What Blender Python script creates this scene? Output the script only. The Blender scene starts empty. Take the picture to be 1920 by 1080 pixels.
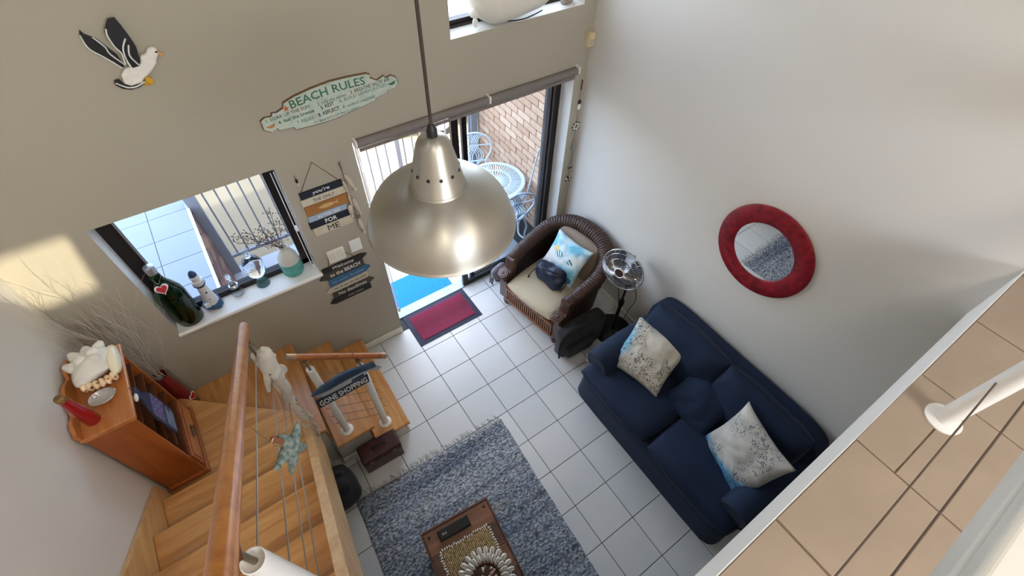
import bpy, bmesh, math, random
from mathutils import Vector, Matrix, noise
import numpy as np
random.seed(7)
PI = math.pi
SC = bpy.context.scene
COL = SC.collection

# ------------------------------------------------------------------ camera, light, exposure
cam_d = bpy.data.cameras.new('camera')
cam_d.sensor_width = 36.0
cam_d.lens = 889.0 / 1920.0 * 36.0
cam_d.clip_start = 0.02
cam = bpy.data.objects.new('camera', cam_d)
COL.objects.link(cam)
cam.matrix_world = Matrix(((0.8232, 0.4280, -0.3731, -0.4563),
                           (-0.5671, 0.6526, -0.5026, -2.4964),
                           (0.0284, 0.6253, 0.7799, 4.1645),
                           (0, 0, 0, 1)))
SC.camera = cam
SC.view_settings.view_transform = 'Standard'
SC.view_settings.look = 'None'
SC.view_settings.exposure = 1.2
SC.view_settings.gamma = 1.0
SC.view_settings.use_curve_mapping = False

world = bpy.data.worlds.new('sky')
SC.world = world
world.use_nodes = True
wn = world.node_tree
wn.nodes.clear()
wo = wn.nodes.new('ShaderNodeOutputWorld')
wb = wn.nodes.new('ShaderNodeBackground')
sky = wn.nodes.new('ShaderNodeTexSky')
sky.sky_type = 'NISHITA'
sky.sun_disc = False
sky.sun_elevation = math.radians(58)
sky.sun_rotation = math.radians(170)
sky.air_density = 1.0
sky.dust_density = 2.0
wb.inputs['Strength'].default_value = 1.05
hs = wn.nodes.new('ShaderNodeHueSaturation')
hs.inputs['Saturation'].default_value = 0.45
wn.links.new(sky.outputs[0], hs.inputs['Color'])
wn.links.new(hs.outputs[0], wb.inputs[0])
wn.links.new(wb.outputs[0], wo.inputs[0])

sun_d = bpy.data.lights.new('sun', 'SUN')
sun_d.energy = 4.5
sun_d.angle = math.radians(0.8)
sun_d.color = (1.0, 0.93, 0.80)
sun = bpy.data.objects.new('sun', sun_d)
COL.objects.link(sun)
sun.rotation_euler = Vector((-0.15, 0.5, -0.85)).to_track_quat('-Z', 'Y').to_euler()

# ------------------------------------------------------------------ helpers
def lin(c):
    out = []
    for x in c:
        x = x / 255.0
        out.append(x / 12.92 if x <= 0.04045 else ((x + 0.055) / 1.055) ** 2.4)
    return (out[0], out[1], out[2], 1.0)

class NT:
    def __init__(s, name):
        s.m = bpy.data.materials.new(name)
        s.m.use_nodes = True
        s.t = s.m.node_tree
        s.b = s.t.nodes['Principled BSDF']
    def n(s, typ, **kw):
        x = s.t.nodes.new('ShaderNode' + typ)
        for k, v in kw.items():
            if k in x.inputs.keys():
                x.inputs[k].default_value = v
            else:
                setattr(x, k, v)
        return x
    def l(s, a, b):
        s.t.links.new(a, b)
    def coord(s, scale=(1, 1, 1), rot=(0, 0, 0)):
        tc = s.n('TexCoord')
        mp = s.n('Mapping')
        mp.inputs['Scale'].default_value = scale
        mp.inputs['Rotation'].default_value = rot
        s.l(tc.outputs['Object'], mp.inputs[0])
        return mp.outputs[0]
    def ramp(s, fac, stops):
        r = s.n('ValToRGB')
        e = r.color_ramp.elements
        while len(e) < len(stops):
            e.new(0.5)
        for i, (p, c) in enumerate(stops):
            e[i].position = p
            e[i].color = c
        s.l(fac, r.inputs[0])
        return r.outputs[0]
    def bump(s, h, strength, dist=0.01):
        b = s.n('Bump', Strength=strength, Distance=dist)
        s.l(h, b.inputs['Height'])
        s.l(b.outputs[0], s.b.inputs['Normal'])
    def set(s, **kw):
        for k, v in kw.items():
            s.b.inputs[k.replace('_', ' ')].default_value = v

def mat(name, col, rough=0.5, metal=0.0, var=0.08, scale=6.0, bump=0.0, bscale=60.0, coat=0.0, trans=0.0, ior=1.45, sheen=0.0, aniso=0.0, bdist=0.003, alpha=1.0):
    q = NT(name)
    q.set(Roughness=rough, Metallic=metal, IOR=ior)
    q.b.inputs['Coat Weight'].default_value = coat
    q.b.inputs['Transmission Weight'].default_value = trans
    q.b.inputs['Sheen Weight'].default_value = sheen
    q.b.inputs['Anisotropic'].default_value = aniso
    q.b.inputs['Alpha'].default_value = alpha
    c = lin(col)
    if var > 0:
        v = q.coord()
        nz = q.n('TexNoise', Scale=scale, Detail=4.0)
        q.l(v, nz.inputs['Vector'])
        a = tuple(max(0, x * (1 - var)) for x in c[:3]) + (1,)
        b = tuple(min(1, x * (1 + var)) for x in c[:3]) + (1,)
        q.l(q.ramp(nz.outputs['Fac'], [(0.3, a), (0.7, b)]), q.b.inputs['Base Color'])
    else:
        q.set(Base_Color=c)
    if bump > 0:
        v = q.coord()
        n2 = q.n('TexNoise', Scale=bscale, Detail=3.0)
        q.l(v, n2.inputs['Vector'])
        q.bump(n2.outputs['Fac'], bump, bdist)
    return q.m

def wood(name, c1, c2, axis=0, rough=0.35, coat=0.2, fine=1.0, knots=True):
    q = NT(name)
    sc = [9.0 * fine, 9.0 * fine, 9.0 * fine]
    sc[axis] = 0.9 * fine
    v = q.coord(tuple(sc))
    nz = q.n('TexNoise', Scale=2.2, Detail=8.0, Roughness=0.62, Distortion=0.6)
    q.l(v, nz.inputs['Vector'])
    a, b = lin(c1), lin(c2)
    mid = tuple((x + y) / 2 for x, y in zip(a, b))
    q.l(q.ramp(nz.outputs['Fac'], [(0.28, a), (0.5, mid), (0.72, b)]), q.b.inputs['Base Color'])
    q.set(Roughness=rough)
    q.b.inputs['Coat Weight'].default_value = coat
    q.b.inputs['Coat Roughness'].default_value = 0.25
    q.bump(nz.outputs['Fac'], 0.12, 0.002)
    return q.m

class MB:
    def __init__(s, M=None):
        s.v = []; s.f = []; s.mi = []
        s.M = M if M is not None else Matrix()
    def add(s, vs, fs, mi=0, M=None):
        T = s.M @ M if M is not None else s.M
        o = len(s.v)
        s.v += [tuple(T @ Vector(p)) for p in vs]
        s.f += [tuple(i + o for i in f) for f in fs]
        s.mi += [mi] * len(fs)
        return s
    def box(s, x0, x1, y0, y1, z0, z1, mi=0, ch=0.0, M=None):
        x0, x1 = min(x0, x1), max(x0, x1); y0, y1 = min(y0, y1), max(y0, y1); z0, z1 = min(z0, z1), max(z0, z1)
        if ch <= 0:
            vs = [(x, y, z) for z in (z0, z1) for (x, y) in ((x0, y0), (x1, y0), (x1, y1), (x0, y1))]
            fs = [(3, 2, 1, 0), (4, 5, 6, 7), (0, 1, 5, 4), (1, 2, 6, 5), (2, 3, 7, 6), (3, 0, 4, 7)]
            return s.add(vs, fs, mi, M)
        c = ch
        vs = []
        for (z, i) in ((z0, c), (z0 + c, 0), (z1 - c, 0), (z1, c)):
            vs += [(x0 + i, y0 + i, z), (x1 - i, y0 + i, z), (x1 - i, y1 - i, z), (x0 + i, y1 - i, z)]
        fs = [(3, 2, 1, 0), (12, 13, 14, 15)]
        for k in range(3):
            for j in range(4):
                a = k * 4 + j; b = k * 4 + (j + 1) % 4
                fs.append((a, b, b + 4, a + 4))
        return s.add(vs, fs, mi, M)
    def obox(s, c, ax, ay, az, mi=0, ch=0.0):
        # centre c with three half-extent vectors
        ax, ay, az, c = Vector(ax), Vector(ay), Vector(az), Vector(c)
        M = Matrix(((ax.x, ay.x, az.x, c.x), (ax.y, ay.y, az.y, c.y), (ax.z, ay.z, az.z, c.z), (0, 0, 0, 1)))
        return s.box(-1, 1, -1, 1, -1, 1, mi, ch, M)
    def tube(s, pts, r, n=8, closed=False, cap=True, mi=0, M=None):
        pts = [Vector(p) for p in pts]
        k = len(pts)
        rs = r if isinstance(r, (list, tuple)) else [r] * k
        tang = []
        for i in range(k):
            if closed:
                t = pts[(i + 1) % k] - pts[i - 1]
            else:
                t = pts[min(i + 1, k - 1)] - pts[max(i - 1, 0)]
            tang.append(t.normalized() if t.length > 1e-9 else Vector((0, 0, 1)))
        up = Vector((0, 0, 1)) if abs(tang[0].z) < 0.9 else Vector((1, 0, 0))
        u = tang[0].cross(up).normalized()
        vs = []
        for i in range(k):
            t = tang[i]
            u = (u - t * u.dot(t))
            u = u.normalized() if u.length > 1e-6 else t.orthogonal().normalized()
            w = t.cross(u)
            for j in range(n):
                a = 2 * PI * j / n
                vs.append(tuple(pts[i] + (u * math.cos(a) + w * math.sin(a)) * rs[i]))
        fs = []
        for i in range(k if closed else k - 1):
            i2 = (i + 1) % k
            for j in range(n):
                j2 = (j + 1) % n
                fs.append((i * n + j, i * n + j2, i2 * n + j2, i2 * n + j))
        if cap and not closed:
            fs.append(tuple(range(n - 1, -1, -1)))
            fs.append(tuple((k - 1) * n + j for j in range(n)))
        return s.add(vs, fs, mi, M)
    def cyl(s, p0, p1, r0, r1=None, n=12, mi=0):
        return s.tube([p0, p1], [r0, r0 if r1 is None else r1], n, mi=mi)
    def lathe(s, prof, n=24, mi=0, M=None, cap=True):
        vs = []; fs = []
        for (r, z) in prof:
            for j in range(n):
                a = 2 * PI * j / n
                vs.append((r * math.cos(a), r * math.sin(a), z))
        for i in range(len(prof) - 1):
            for j in range(n):
                j2 = (j + 1) % n
                fs.append((i * n + j, i * n + j2, (i + 1) * n + j2, (i + 1) * n + j))
        if cap:
            if prof[0][0] > 1e-5: fs.append(tuple(range(n - 1, -1, -1)))
            if prof[-1][0] > 1e-5: fs.append(tuple((len(prof) - 1) * n + j for j in range(n)))
        return s.add(vs, fs, mi, M)
    def sq(s, c, a, b, h, e1=1.0, e2=1.0, nu=16, nv=24, amp=0.0, fq=4.0, mi=0, M=None, seed=0.0):
        # superellipsoid: e1 vertical roundness, e2 plan roundness (1 = ellipsoid, small = boxy)
        def p(x, e): return math.copysign(abs(x) ** e, x)
        vs = []; fs = []
        for i in range(nu + 1):
            th = -PI / 2 + PI * i / nu
            for j in range(nv):
                ph = 2 * PI * j / nv
                x = a * p(math.cos(th), e1) * p(math.cos(ph), e2)
                y = b * p(math.cos(th), e1) * p(math.sin(ph), e2)
                z = h * p(math.sin(th), e1)
                if amp:
                    q = Vector((x, y, z)) * fq + Vector((seed, seed * 1.7, 0))
                    d = noise.noise(q) * amp + noise.noise(q * 2.7) * amp * 0.4
                    l = math.sqrt(x * x + y * y + z * z) + 1e-6
                    x += x / l * d; y += y / l * d; z += z / l * d
                vs.append((x + c[0], y + c[1], z + c[2]))
        for i in range(nu):
            for j in range(nv):
                j2 = (j + 1) % nv
                fs.append((i * nv + j, i * nv + j2, (i + 1) * nv + j2, (i + 1) * nv + j))
        return s.add(vs, fs, mi, M)
    def prism(s, outline, t, mi=0, M=None, ch=0.0):
        n = len(outline)
        if ch > 0:
            cx = sum(p[0] for p in outline) / n; cy = sum(p[1] for p in outline) / n
            def ins(p):
                dx, dy = p[0] - cx, p[1] - cy
                l = math.hypot(dx, dy) + 1e-9
                k = max(0, (l - ch) / l)
                return (cx + dx * k, cy + dy * k)
            vs = [(x, y, 0) for x, y in outline] + [(x, y, t - ch) for x, y in outline] + [ins(p) + (t,) for p in outline]
            fs = [tuple(range(n - 1, -1, -1)), tuple(range(2 * n, 3 * n))]
            for k in (0, n):
                for j in range(n):
                    j2 = (j + 1) % n
                    fs.append((k + j, k + j2, k + n + j2, k + n + j))
        else:
            vs = [(x, y, 0) for x, y in outline] + [(x, y, t) for x, y in outline]
            fs = [tuple(range(n - 1, -1, -1)), tuple(range(n, 2 * n))]
            for j in range(n):
                j2 = (j + 1) % n
                fs.append((j, j2, n + j2, n + j))
        return s.add(vs, fs, mi, M)
    def mesh(s, name, mats, smooth=None):
        me = bpy.data.meshes.new(name)
        me.from_pydata(s.v, [], s.f)
        ml = mats if isinstance(mats, (list, tuple)) else [mats]
        for m in ml: me.materials.append(m)
        if len(ml) > 1:
            me.polygons.foreach_set('material_index', s.mi)
        bm = bmesh.new(); bm.from_mesh(me)
        bmesh.ops.recalc_face_normals(bm, faces=bm.faces)
        bm.to_mesh(me); bm.free()
        if smooth is not None:
            me.polygons.foreach_set('use_smooth', [True] * len(me.polygons))
            me.set_sharp_from_angle(angle=math.radians(smooth))
        me.update()
        return me
    def obj(s, name, mats, parent=None, smooth=None, bevel=0.0, seg=2, sub=0):
        o = bpy.data.objects.new(name, s.mesh(name, mats, smooth))
        COL.objects.link(o)
        if parent is not None: o.parent = parent
        if bevel > 0:
            m = o.modifiers.new('bevel', 'BEVEL'); m.width = bevel; m.segments = seg; m.limit_method = 'ANGLE'; m.angle_limit = math.radians(40)
        if sub > 0:
            m = o.modifiers.new('sub', 'SUBSURF'); m.levels = sub; m.render_levels = sub
        return o

def empty(name, loc=(0, 0, 0), rz=0.0, parent=None):
    o = bpy.data.objects.new(name, None)
    o.empty_display_size = 0.1
    COL.objects.link(o)
    o.location = loc
    o.rotation_euler = (0, 0, rz)
    if parent is not None: o.parent = parent
    return o
def tag(o, label, cat, group=None):
    o['label'] = label; o['category'] = cat
    if group: o['group'] = group
    return o
def thing(name, label, cat, loc=(0, 0, 0), rz=0.0, group=None):
    return tag(empty(name, loc, rz), label, cat, group)
def struct(o):
    o['kind'] = 'structure'
    return o
def stuff(o):
    o['kind'] = 'stuff'
    return o
def share(name, me, parent, loc=(0, 0, 0), rot=(0, 0, 0), scale=(1, 1, 1)):
    o = bpy.data.objects.new(name, me)
    COL.objects.link(o)
    o.location = loc; o.rotation_euler = rot; o.scale = scale
    if parent is not None: o.parent = parent
    return o
def frame(o, x, y, z):
    # matrix from origin and three axis vectors
    o, x, y, z = Vector(o), Vector(x), Vector(y), Vector(z)
    return Matrix(((x.x, y.x, z.x, o.x), (x.y, y.y, z.y, o.y), (x.z, y.z, z.z, o.z), (0, 0, 0, 1)))
def wallM(x, y, z, roll=0.0):
    # flat things on the back wall: local x right, local y up, local z into the room (-y)
    return Matrix.Translation((x, y, z)) @ frame((0, 0, 0), (1, 0, 0), (0, 0, 1), (0, -1, 0)) @ Matrix.Rotation(roll, 4, 'Z')
def arc(c, r, a0, a1, n, plane='xy'):
    out = []
    for i in range(n + 1):
        a = a0 + (a1 - a0) * i / n
        p, q = r * math.cos(a), r * math.sin(a)
        if plane == 'xy': out.append((c[0] + p, c[1] + q, c[2]))
        elif plane == 'xz': out.append((c[0] + p, c[1], c[2] + q))
        else: out.append((c[0], c[1] + p, c[2] + q))
    return out
def smooth_path(pts, k=6, closed=False):
    # Catmull-Rom through the points
    P = [Vector(p) for p in pts]
    n = len(P); out = []
    rng = range(n) if closed else range(n - 1)
    for i in rng:
        p0 = P[(i - 1) % n] if (closed or i > 0) else P[i]
        p1 = P[i]; p2 = P[(i + 1) % n]
        p3 = P[(i + 2) % n] if (closed or i + 2 < n) else p2
        for j in range(k):
            t = j / k
            out.append(0.5 * ((2 * p1) + (p2 - p0) * t + (2 * p0 - 5 * p1 + 4 * p2 - p3) * t * t + (3 * p1 - p0 - 3 * p2 + p3) * t ** 3))
    if not closed: out.append(P[-1])
    return out
def letters(name, body, width, height, M, m, parent, depth=0.0012, shear=0.0, bend=None, bold=0.0):
    cu = bpy.data.curves.new(name, 'FONT')
    cu.body = body
    cu.extrude = 0.5
    cu.resolution_u = 2
    cu.shear = shear
    cu.offset = bold
    o = bpy.data.objects.new(name, cu)
    COL.objects.link(o)
    bpy.context.view_layer.update()
    me = bpy.data.meshes.new_from_object(o.evaluated_get(bpy.context.evaluated_depsgraph_get()))
    bpy.data.objects.remove(o)
    co = np.zeros(len(me.vertices) * 3)
    me.vertices.foreach_get('co', co)
    co = co.reshape(-1, 3)
    lo, hi = co.min(0), co.max(0)
    co[:, 0] = ((co[:, 0] - lo[0]) / (hi[0] - lo[0]) - 0.5) * width
    co[:, 1] = ((co[:, 1] - lo[1]) / (hi[1] - lo[1]) - 0.5) * height
    co[:, 2] = (co[:, 2] - lo[2]) / (hi[2] - lo[2]) * depth
    if bend:
        co[:, 1] += bend * (1 - (2 * co[:, 0] / width) ** 2)
    out = [tuple(M @ Vector(p)) for p in co]
    me.vertices.foreach_set('co', np.array(out).ravel())
    me.materials.clear(); me.materials.append(m)
    me.update()
    t = bpy.data.objects.new(name, me)
    COL.objects.link(t)
    if parent is not None: t.parent = parent
    return t
# ------------------------------------------------------------------ materials shared by the setting
M_WALL = mat('wall_paint_backlit', (175, 167, 150), 0.75, var=0.02, scale=1.2, bump=0.05, bscale=180)  # same paint as the side walls, darkened here to imitate a backlit wall
M_WALL2 = mat('wall_paint_lit', (222, 218, 211), 0.7, var=0.02, scale=1.0, bump=0.05, bscale=180)  # the same wall paint, made paler for the walls the light reaches
M_WHITE = mat('white_enamel', (238, 238, 234), 0.35, var=0.03)
M_WHITEP = mat('white_post_paint', (232, 230, 224), 0.3, var=0.03)
M_TRIM = mat('skirting_paint', (226, 222, 212), 0.4, var=0.04)
M_GROUT = mat('dark_grout', (58, 62, 66), 0.9, var=0.15, scale=30)
M_TILE = mat('white_floor_tile', (212, 213, 212), 0.28, var=0.03, scale=3.0, bump=0.02, bscale=25)
M_TILE2 = mat('white_floor_tile_b', (206, 208, 208), 0.28, var=0.035, scale=3.0, bump=0.02, bscale=25)
M_PTILE = mat('patio_tile', (176, 180, 186), 0.35, var=0.03, scale=3.0)
M_NTILE = mat('landing_tile', (148, 156, 170), 0.4, var=0.03, scale=3.0)
M_LTILE = mat('beige_loft_tile', (158, 140, 122), 0.35, var=0.07, scale=5.0, bump=0.03, bscale=20)
M_LGROUT = mat('brown_grout', (112, 95, 78), 0.9, var=0.1, scale=30)
M_BRONZE = mat('dark_bronze_aluminium', (38, 33, 32), 0.35, metal=0.3, var=0.1)
M_BRICK = [mat('face_brick_%d' % i, c, 0.85, var=0.1, scale=20, bump=0.25, bscale=90) for i, c in enumerate([(204, 168, 140), (214, 180, 152), (194, 156, 128)])]
M_MORTAR = mat('grey_mortar', (150, 136, 122), 0.95, var=0.1, scale=40)
M_DBRICK = [mat('brown_brick_%d' % i, c, 0.9, var=0.14, scale=18, bump=0.2, bscale=90) for i, c in enumerate([(122, 88, 76), (98, 70, 64), (138, 104, 88)])]
M_STEEL = mat('steel_cable', (150, 140, 125), 0.3, metal=0.9, var=0.05)
M_CABLE_D = mat('dark_steel_cable', (105, 90, 78), 0.45, metal=0.5, var=0.1)

def glass_mat(name, tint=(1, 1, 1), gloss=0.06):
    q = NT(name)
    q.t.nodes.remove(q.b)
    tr = q.n('BsdfTransparent'); tr.inputs[0].default_value = tuple(tint) + (1,)
    gl = q.n('BsdfGlossy', Roughness=0.02)
    lw = q.n("LayerWeight", Blend=0.5); fr = q.n("Math", operation="POWER"); fr.inputs[1].default_value = 5.0; q.l(lw.outputs["Facing"], fr.inputs[0])
    mx = q.n('MixShader')
    q.l(fr.outputs[0], mx.inputs[0]); q.l(tr.outputs[0], mx.inputs[1]); q.l(gl.outputs[0], mx.inputs[2])
    q.l(mx.outputs[0], q.t.nodes['Material Output'].inputs[0])
    return q.m
M_PANE = glass_mat('window_glass', (0.58, 0.63, 0.69))
M_PANE_D = glass_mat('door_glass', (0.84, 0.875, 0.91))
M_PANE_C = glass_mat('clear_window_glass', (0.9, 0.92, 0.93))
M_SKYPANE = glass_mat('smoked_skylight_glass', (0.95, 0.94, 0.88))

XL, XR, YB = -1.735, 2.33, 0.345       # inner faces: left, right, back
YO = 0.60                              # outer face of the back wall
YS, ZC = -6.0, 5.25                    # far end of the room, ceiling
DX0, DX1, DZ = 0.262, 2.205, 2.262     # sliding door opening
WX0, WX1, WZ0, WZ1 = -1.283, -0.252, 1.262, 2.258
UX0, UX1, UZ0, UZ1 = 1.062, 2.203, 2.752, 4.75

# ------------------------------------------------------------------ walls
def wall_back():
    b = MB()
    xs = [XL - 0.2, WX0, WX1, DX0, UX0, UX1, DX1, XR + 0.2]
    def holes(xm, zm):
        if DX0 < xm < DX1 and zm < DZ: return True
        if WX0 < xm < WX1 and WZ0 < zm < WZ1: return True
        if UX0 < xm < UX1 and UZ0 < zm < UZ1: return True
        return False
    zs = sorted([-0.02, WZ0, WZ1, DZ, UZ0, UZ1, ZC])
    for y, s in ((YB, -1), (YO, 1)):
        for i in range(len(xs) - 1):
            for k in range(len(zs) - 1):
                if holes((xs[i] + xs[i + 1]) / 2, (zs[k] + zs[k + 1]) / 2): continue
                b.add([(xs[i], y, zs[k]), (xs[i + 1], y, zs[k]), (xs[i + 1], y, zs[k + 1]), (xs[i], y, zs[k + 1])], [(0, 1, 2, 3)])
    for (x0, x1, z0, z1, bot) in ((DX0, DX1, -0.02, DZ, False), (WX0, WX1, WZ0, WZ1, True), (UX0, UX1, UZ0, UZ1, True)):
        b.add([(x0, YB, z0), (x0, YO, z0), (x0, YO, z1), (x0, YB, z1)], [(0, 1, 2, 3)], 1)
        b.add([(x1, YB, z0), (x1, YO, z0), (x1, YO, z1), (x1, YB, z1)], [(3, 2, 1, 0)], 1)
        b.add([(x0, YB, z1), (x0, YO, z1), (x1, YO, z1), (x1, YB, z1)], [(0, 1, 2, 3)], 1)
        if bot: b.add([(x0, YB, z0), (x0, YO, z0), (x1, YO, z0), (x1, YB, z0)], [(3, 2, 1, 0)], 1)
    # outer rim of the slab so that it is closed
    b.box(XL - 0.2, XR + 0.2, YB, YO, ZC, ZC + 0.02)
    me = bpy.data.meshes.new('wall_back')
    bm = bmesh.new()
    vs = [bm.verts.new(p) for p in b.v]
    for f, mi in zip(b.f, b.mi):
        try:
            fc = bm.faces.new([vs[i] for i in f]); fc.material_index = mi
        except ValueError: pass
    bmesh.ops.remove_doubles(bm, verts=bm.verts, dist=1e-5)
    bmesh.ops.recalc_face_normals(bm, faces=bm.faces)
    bm.to_mesh(me); bm.free()
    me.materials.append(M_WALL); me.materials.append(M_WHITE)
    o = bpy.data.objects.new('wall_back', me); COL.objects.link(o)
    return struct(o)
wall_back()
struct(MB().box(XR, XR + 0.22, YS, YB + 0.02, -0.02, ZC).obj('wall_right', M_WALL2))
struct(MB().box(XL - 0.2, XL, YS, YB + 0.02, -0.02, ZC).obj('wall_left', M_WALL2))
b = MB()
b.box(XL - 0.2, XR + 0.2, YS - 0.2, YS, -0.02, 3.5)
b.box(XL - 0.2, XL + 0.9, YS - 0.2, YS, 3.5, ZC); b.box(XR - 0.9, XR + 0.2, YS - 0.2, YS, 3.5, ZC)
b.box(XL + 0.9, XR - 0.9, YS - 0.2, YS, 4.7, ZC)
struct(b.obj('wall_rear', M_WALL2))
# ceiling with one small roof light
SX0, SX1, SY0, SY1 = -1.34, -0.82, -1.71, -1.41
b = MB()
b.box(XL - 0.2, SX0, YS - 0.2, YO, ZC, ZC + 0.12); b.box(SX1, XR + 0.22, YS - 0.2, YO, ZC, ZC + 0.12)
b.box(SX0, SX1, YS - 0.2, SY0, ZC, ZC + 0.12); b.box(SX0, SX1, SY1, YO, ZC, ZC + 0.12)
struct(b.obj('ceiling', M_WHITE))
w4 = struct(MB().box(SX0 - 0.04, SX1 + 0.04, SY0 - 0.04, SY1 + 0.04, ZC + 0.12, ZC + 0.13).obj('window_4', M_SKYPANE))
b = MB()
b.box(SX0 - 0.06, SX0 - 0.04, SY0 - 0.06, SY1 + 0.06, ZC + 0.12, ZC + 0.15); b.box(SX1 + 0.04, SX1 + 0.06, SY0 - 0.06, SY1 + 0.06, ZC + 0.12, ZC + 0.15)
b.box(SX0 - 0.04, SX1 + 0.04, SY0 - 0.06, SY0 - 0.04, ZC + 0.12, ZC + 0.15); b.box(SX0 - 0.04, SX1 + 0.04, SY1 + 0.04, SY1 + 0.06, ZC + 0.12, ZC + 0.15)
b.obj('window_frame', M_BRONZE, w4)

# ------------------------------------------------------------------ ground floor: slab of grout with single tiles
T = 0.333
floor = struct(MB().box(XL, XR, YS, YO, -0.12, -0.004).obj('floor', M_GROUT))
def tile_mesh(name, sx, sy, m, h=0.012, g=0.005):
    return MB().box(g / 2, sx - g / 2, g / 2, sy - g / 2, -h, 0, 0, 0.0016).mesh(name, m)
tm = [tile_mesh('tile', T, T, M_TILE), tile_mesh('tile', T, T, M_TILE2)]
tcut = tile_mesh('tile', T, YB - T, M_TILE)
for i in range(-5, 7):
    for j in range(-1, 9):
        if i < -3 and j > 7: continue
        share('tile', tm[(i * 7 + j * 5 + (i * j) % 3) % 2], floor, (i * T, -(j + 1) * T, 0))
for i in range(1, 7):
    x1 = min((i + 1) * T, DX1)
    share('tile', tile_mesh('tile', x1 - i * T, 0.17, M_TILE2), floor, (i * T, 0.333, 0))
# plain screed with the tile colour for the part under the loft that no one sees
MB().box(XL, XR, YS, -3.0 - T, -0.01, 0.0).obj('rear_floor', M_TILE, floor)

def baseboard(name, x0, x1, y0, y1, h=0.085):
    b = MB().box(x0, x1, y0, y1, 0.0, h, 0, 0.004)
    return struct(b.obj(name, M_TRIM))
baseboard('baseboard_back', -0.16, DX0 - 0.002, YB - 0.014, YB)
baseboard('baseboard_right', XR - 0.014, XR, -3.4, YB - 0.002)

# ------------------------------------------------------------------ loft
ZL = 2.6
LX0 = -0.74
LY = -2.684
loft = struct(MB().box(LX0, XR, YS, LY, ZL - 0.36, ZL - 0.004).obj('floor_loft', mat('bright_white_paint', (252, 252, 250), 0.5, var=0.01)))
MB().box(LX0 + 0.01, XR, YS, LY - 0.004, ZL - 0.01, ZL - 0.0035).obj('grout_bed', M_LGROUT, loft)
TL = 0.45
ltile = tile_mesh('tile', TL, TL, M_LTILE, 0.01, 0.008)
lx = [0.456 + TL * k for k in range(-3, 5)]
for k, x in enumerate(lx):
    for r in range(3):
        xe = min(x + TL, XR)
        if xe - x < 0.03: continue
        me = ltile if xe == x + TL else tile_mesh('tile', xe - x, TL, M_LTILE, 0.01, 0.008)
        if x < LX0: continue
        if r == 0 and 0.9 < x < 0.92:
            # this tile was cut in two round the railing post
            share('tile', tile_mesh('tile', TL, TL - 0.139, M_LTILE, 0.01, 0.003), loft, (x, LY - 0.002 - TL, ZL))
            share('tile', tile_mesh('tile', TL, 0.137, M_LTILE, 0.01, 0.003), loft, (x, LY - 0.002 - 0.137, ZL))
            continue
        share('tile', me, loft, (x, LY - 0.002 - (r + 1) * TL, ZL))
MB().box(LX0, XR, YS, LY - 0.002 - 3 * TL - 0.004, ZL - 0.004, ZL).obj('rear_floor', M_LTILE, loft)
struct(MB().box(XL, LX0, YS, -3.0, ZL - 0.36, ZL).obj('floor_landing', M_LTILE))
# ------------------------------------------------------------------ outdoors
M_PAVE = mat('sunlit_concrete', (136, 121, 97), 0.9, var=0.07, scale=1.3, bump=0.15, bscale=60)
ground = struct(MB().box(-16, 18, 0.6, 40, -0.6, -0.45).obj('ground_yard', M_PAVE))
tag(MB().obox((1.16, 3.27, -0.448), (0.03, 0.0, 0), (0.0, 1.9, 0), (0, 0, 0.004)).obj('parking_line', M_WHITE), 'painted white line on the concrete yard beyond the patio railing', 'road marking')
patio = struct(MB().box(-0.99, XR, YO, 2.2, -0.45, -0.024).obj('floor_patio', M_GROUT))
pt = tile_mesh('tile', T, T, M_PTILE)
for i in range(10):
    for j in range(5):
        x = -0.99 + i * T; y = YO + j * T
        if x + T > XR + 0.01 or y + T > 2.3: continue
        me = pt
        if y + T > 2.2: me = tile_mesh('tile', T, 2.2 - y, M_PTILE)
        share('tile', me, patio, (x, y, -0.02))
# raised neighbouring landing, tiled, with a brown brick flank
land = struct(MB().box(-3.4, -1.0, YO, 2.6, -0.45, 0.968).obj('wall_landing', M_MORTAR))
lt = tile_mesh('tile', 0.338, 0.338, M_NTILE)
for i in range(6):
    for j in range(6):
        share('tile', lt, land, (-1.345 + 0.338 - (i + 1) * 0.338, 2.103 - 0.338 * (j - 0), 0.98)) if 2.103 - 0.338 * j >= YO - 0.02 else None
share('coping', MB().box(-1.01, -0.985, YO, 2.6, 0.955, 0.983).mesh('coping', M_TRIM), land)
brk = [MB().box(0, 0.022, 0.006, 0.216, 0.005, 0.069, 0, 0.003).mesh('brick', m) for m in M_DBRICK]
for r in range(17):
    for k in range(9):
        y = YO + k * 0.226 - (0.113 if r % 2 else 0)
        if y < YO - 0.01 or y + 0.22 > 2.6: continue
        share('brick', brk[random.randrange(3)], land, (-1.002, y, -0.44 + r * 0.081))
# brick garden wall to the right
wp = struct(MB().box(XR + 0.006, XR + 0.22, YO, 2.16, -0.45, 2.16).obj('wall_patio', M_MORTAR))
bms = [MB().box(-0.012, 0.02, 0.005, 0.225, 0.004, 0.074, 0, 0.003).mesh('brick', m) for m in M_BRICK]
bh = [MB().box(-0.012, 0.02, 0.005, 0.110, 0.004, 0.074, 0, 0.003).mesh('brick', m) for m in M_BRICK]
for r in range(25):
    z = -0.02 + r * 0.084
    odd = r % 2
    for k in range(8):
        y = YO + k * 0.231 - (0.1155 if odd else 0)
        me = bms[random.randrange(3)]
        if y < YO - 0.01:
            y = YO; me = bh[random.randrange(3)]
        elif y + 0.23 > 2.17:
            if y + 0.115 > 2.17: continue
            me = bh[random.randrange(3)]
        share('brick', me, wp, (XR + 0.006 + random.uniform(-0.002, 0.002), y, z))

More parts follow.
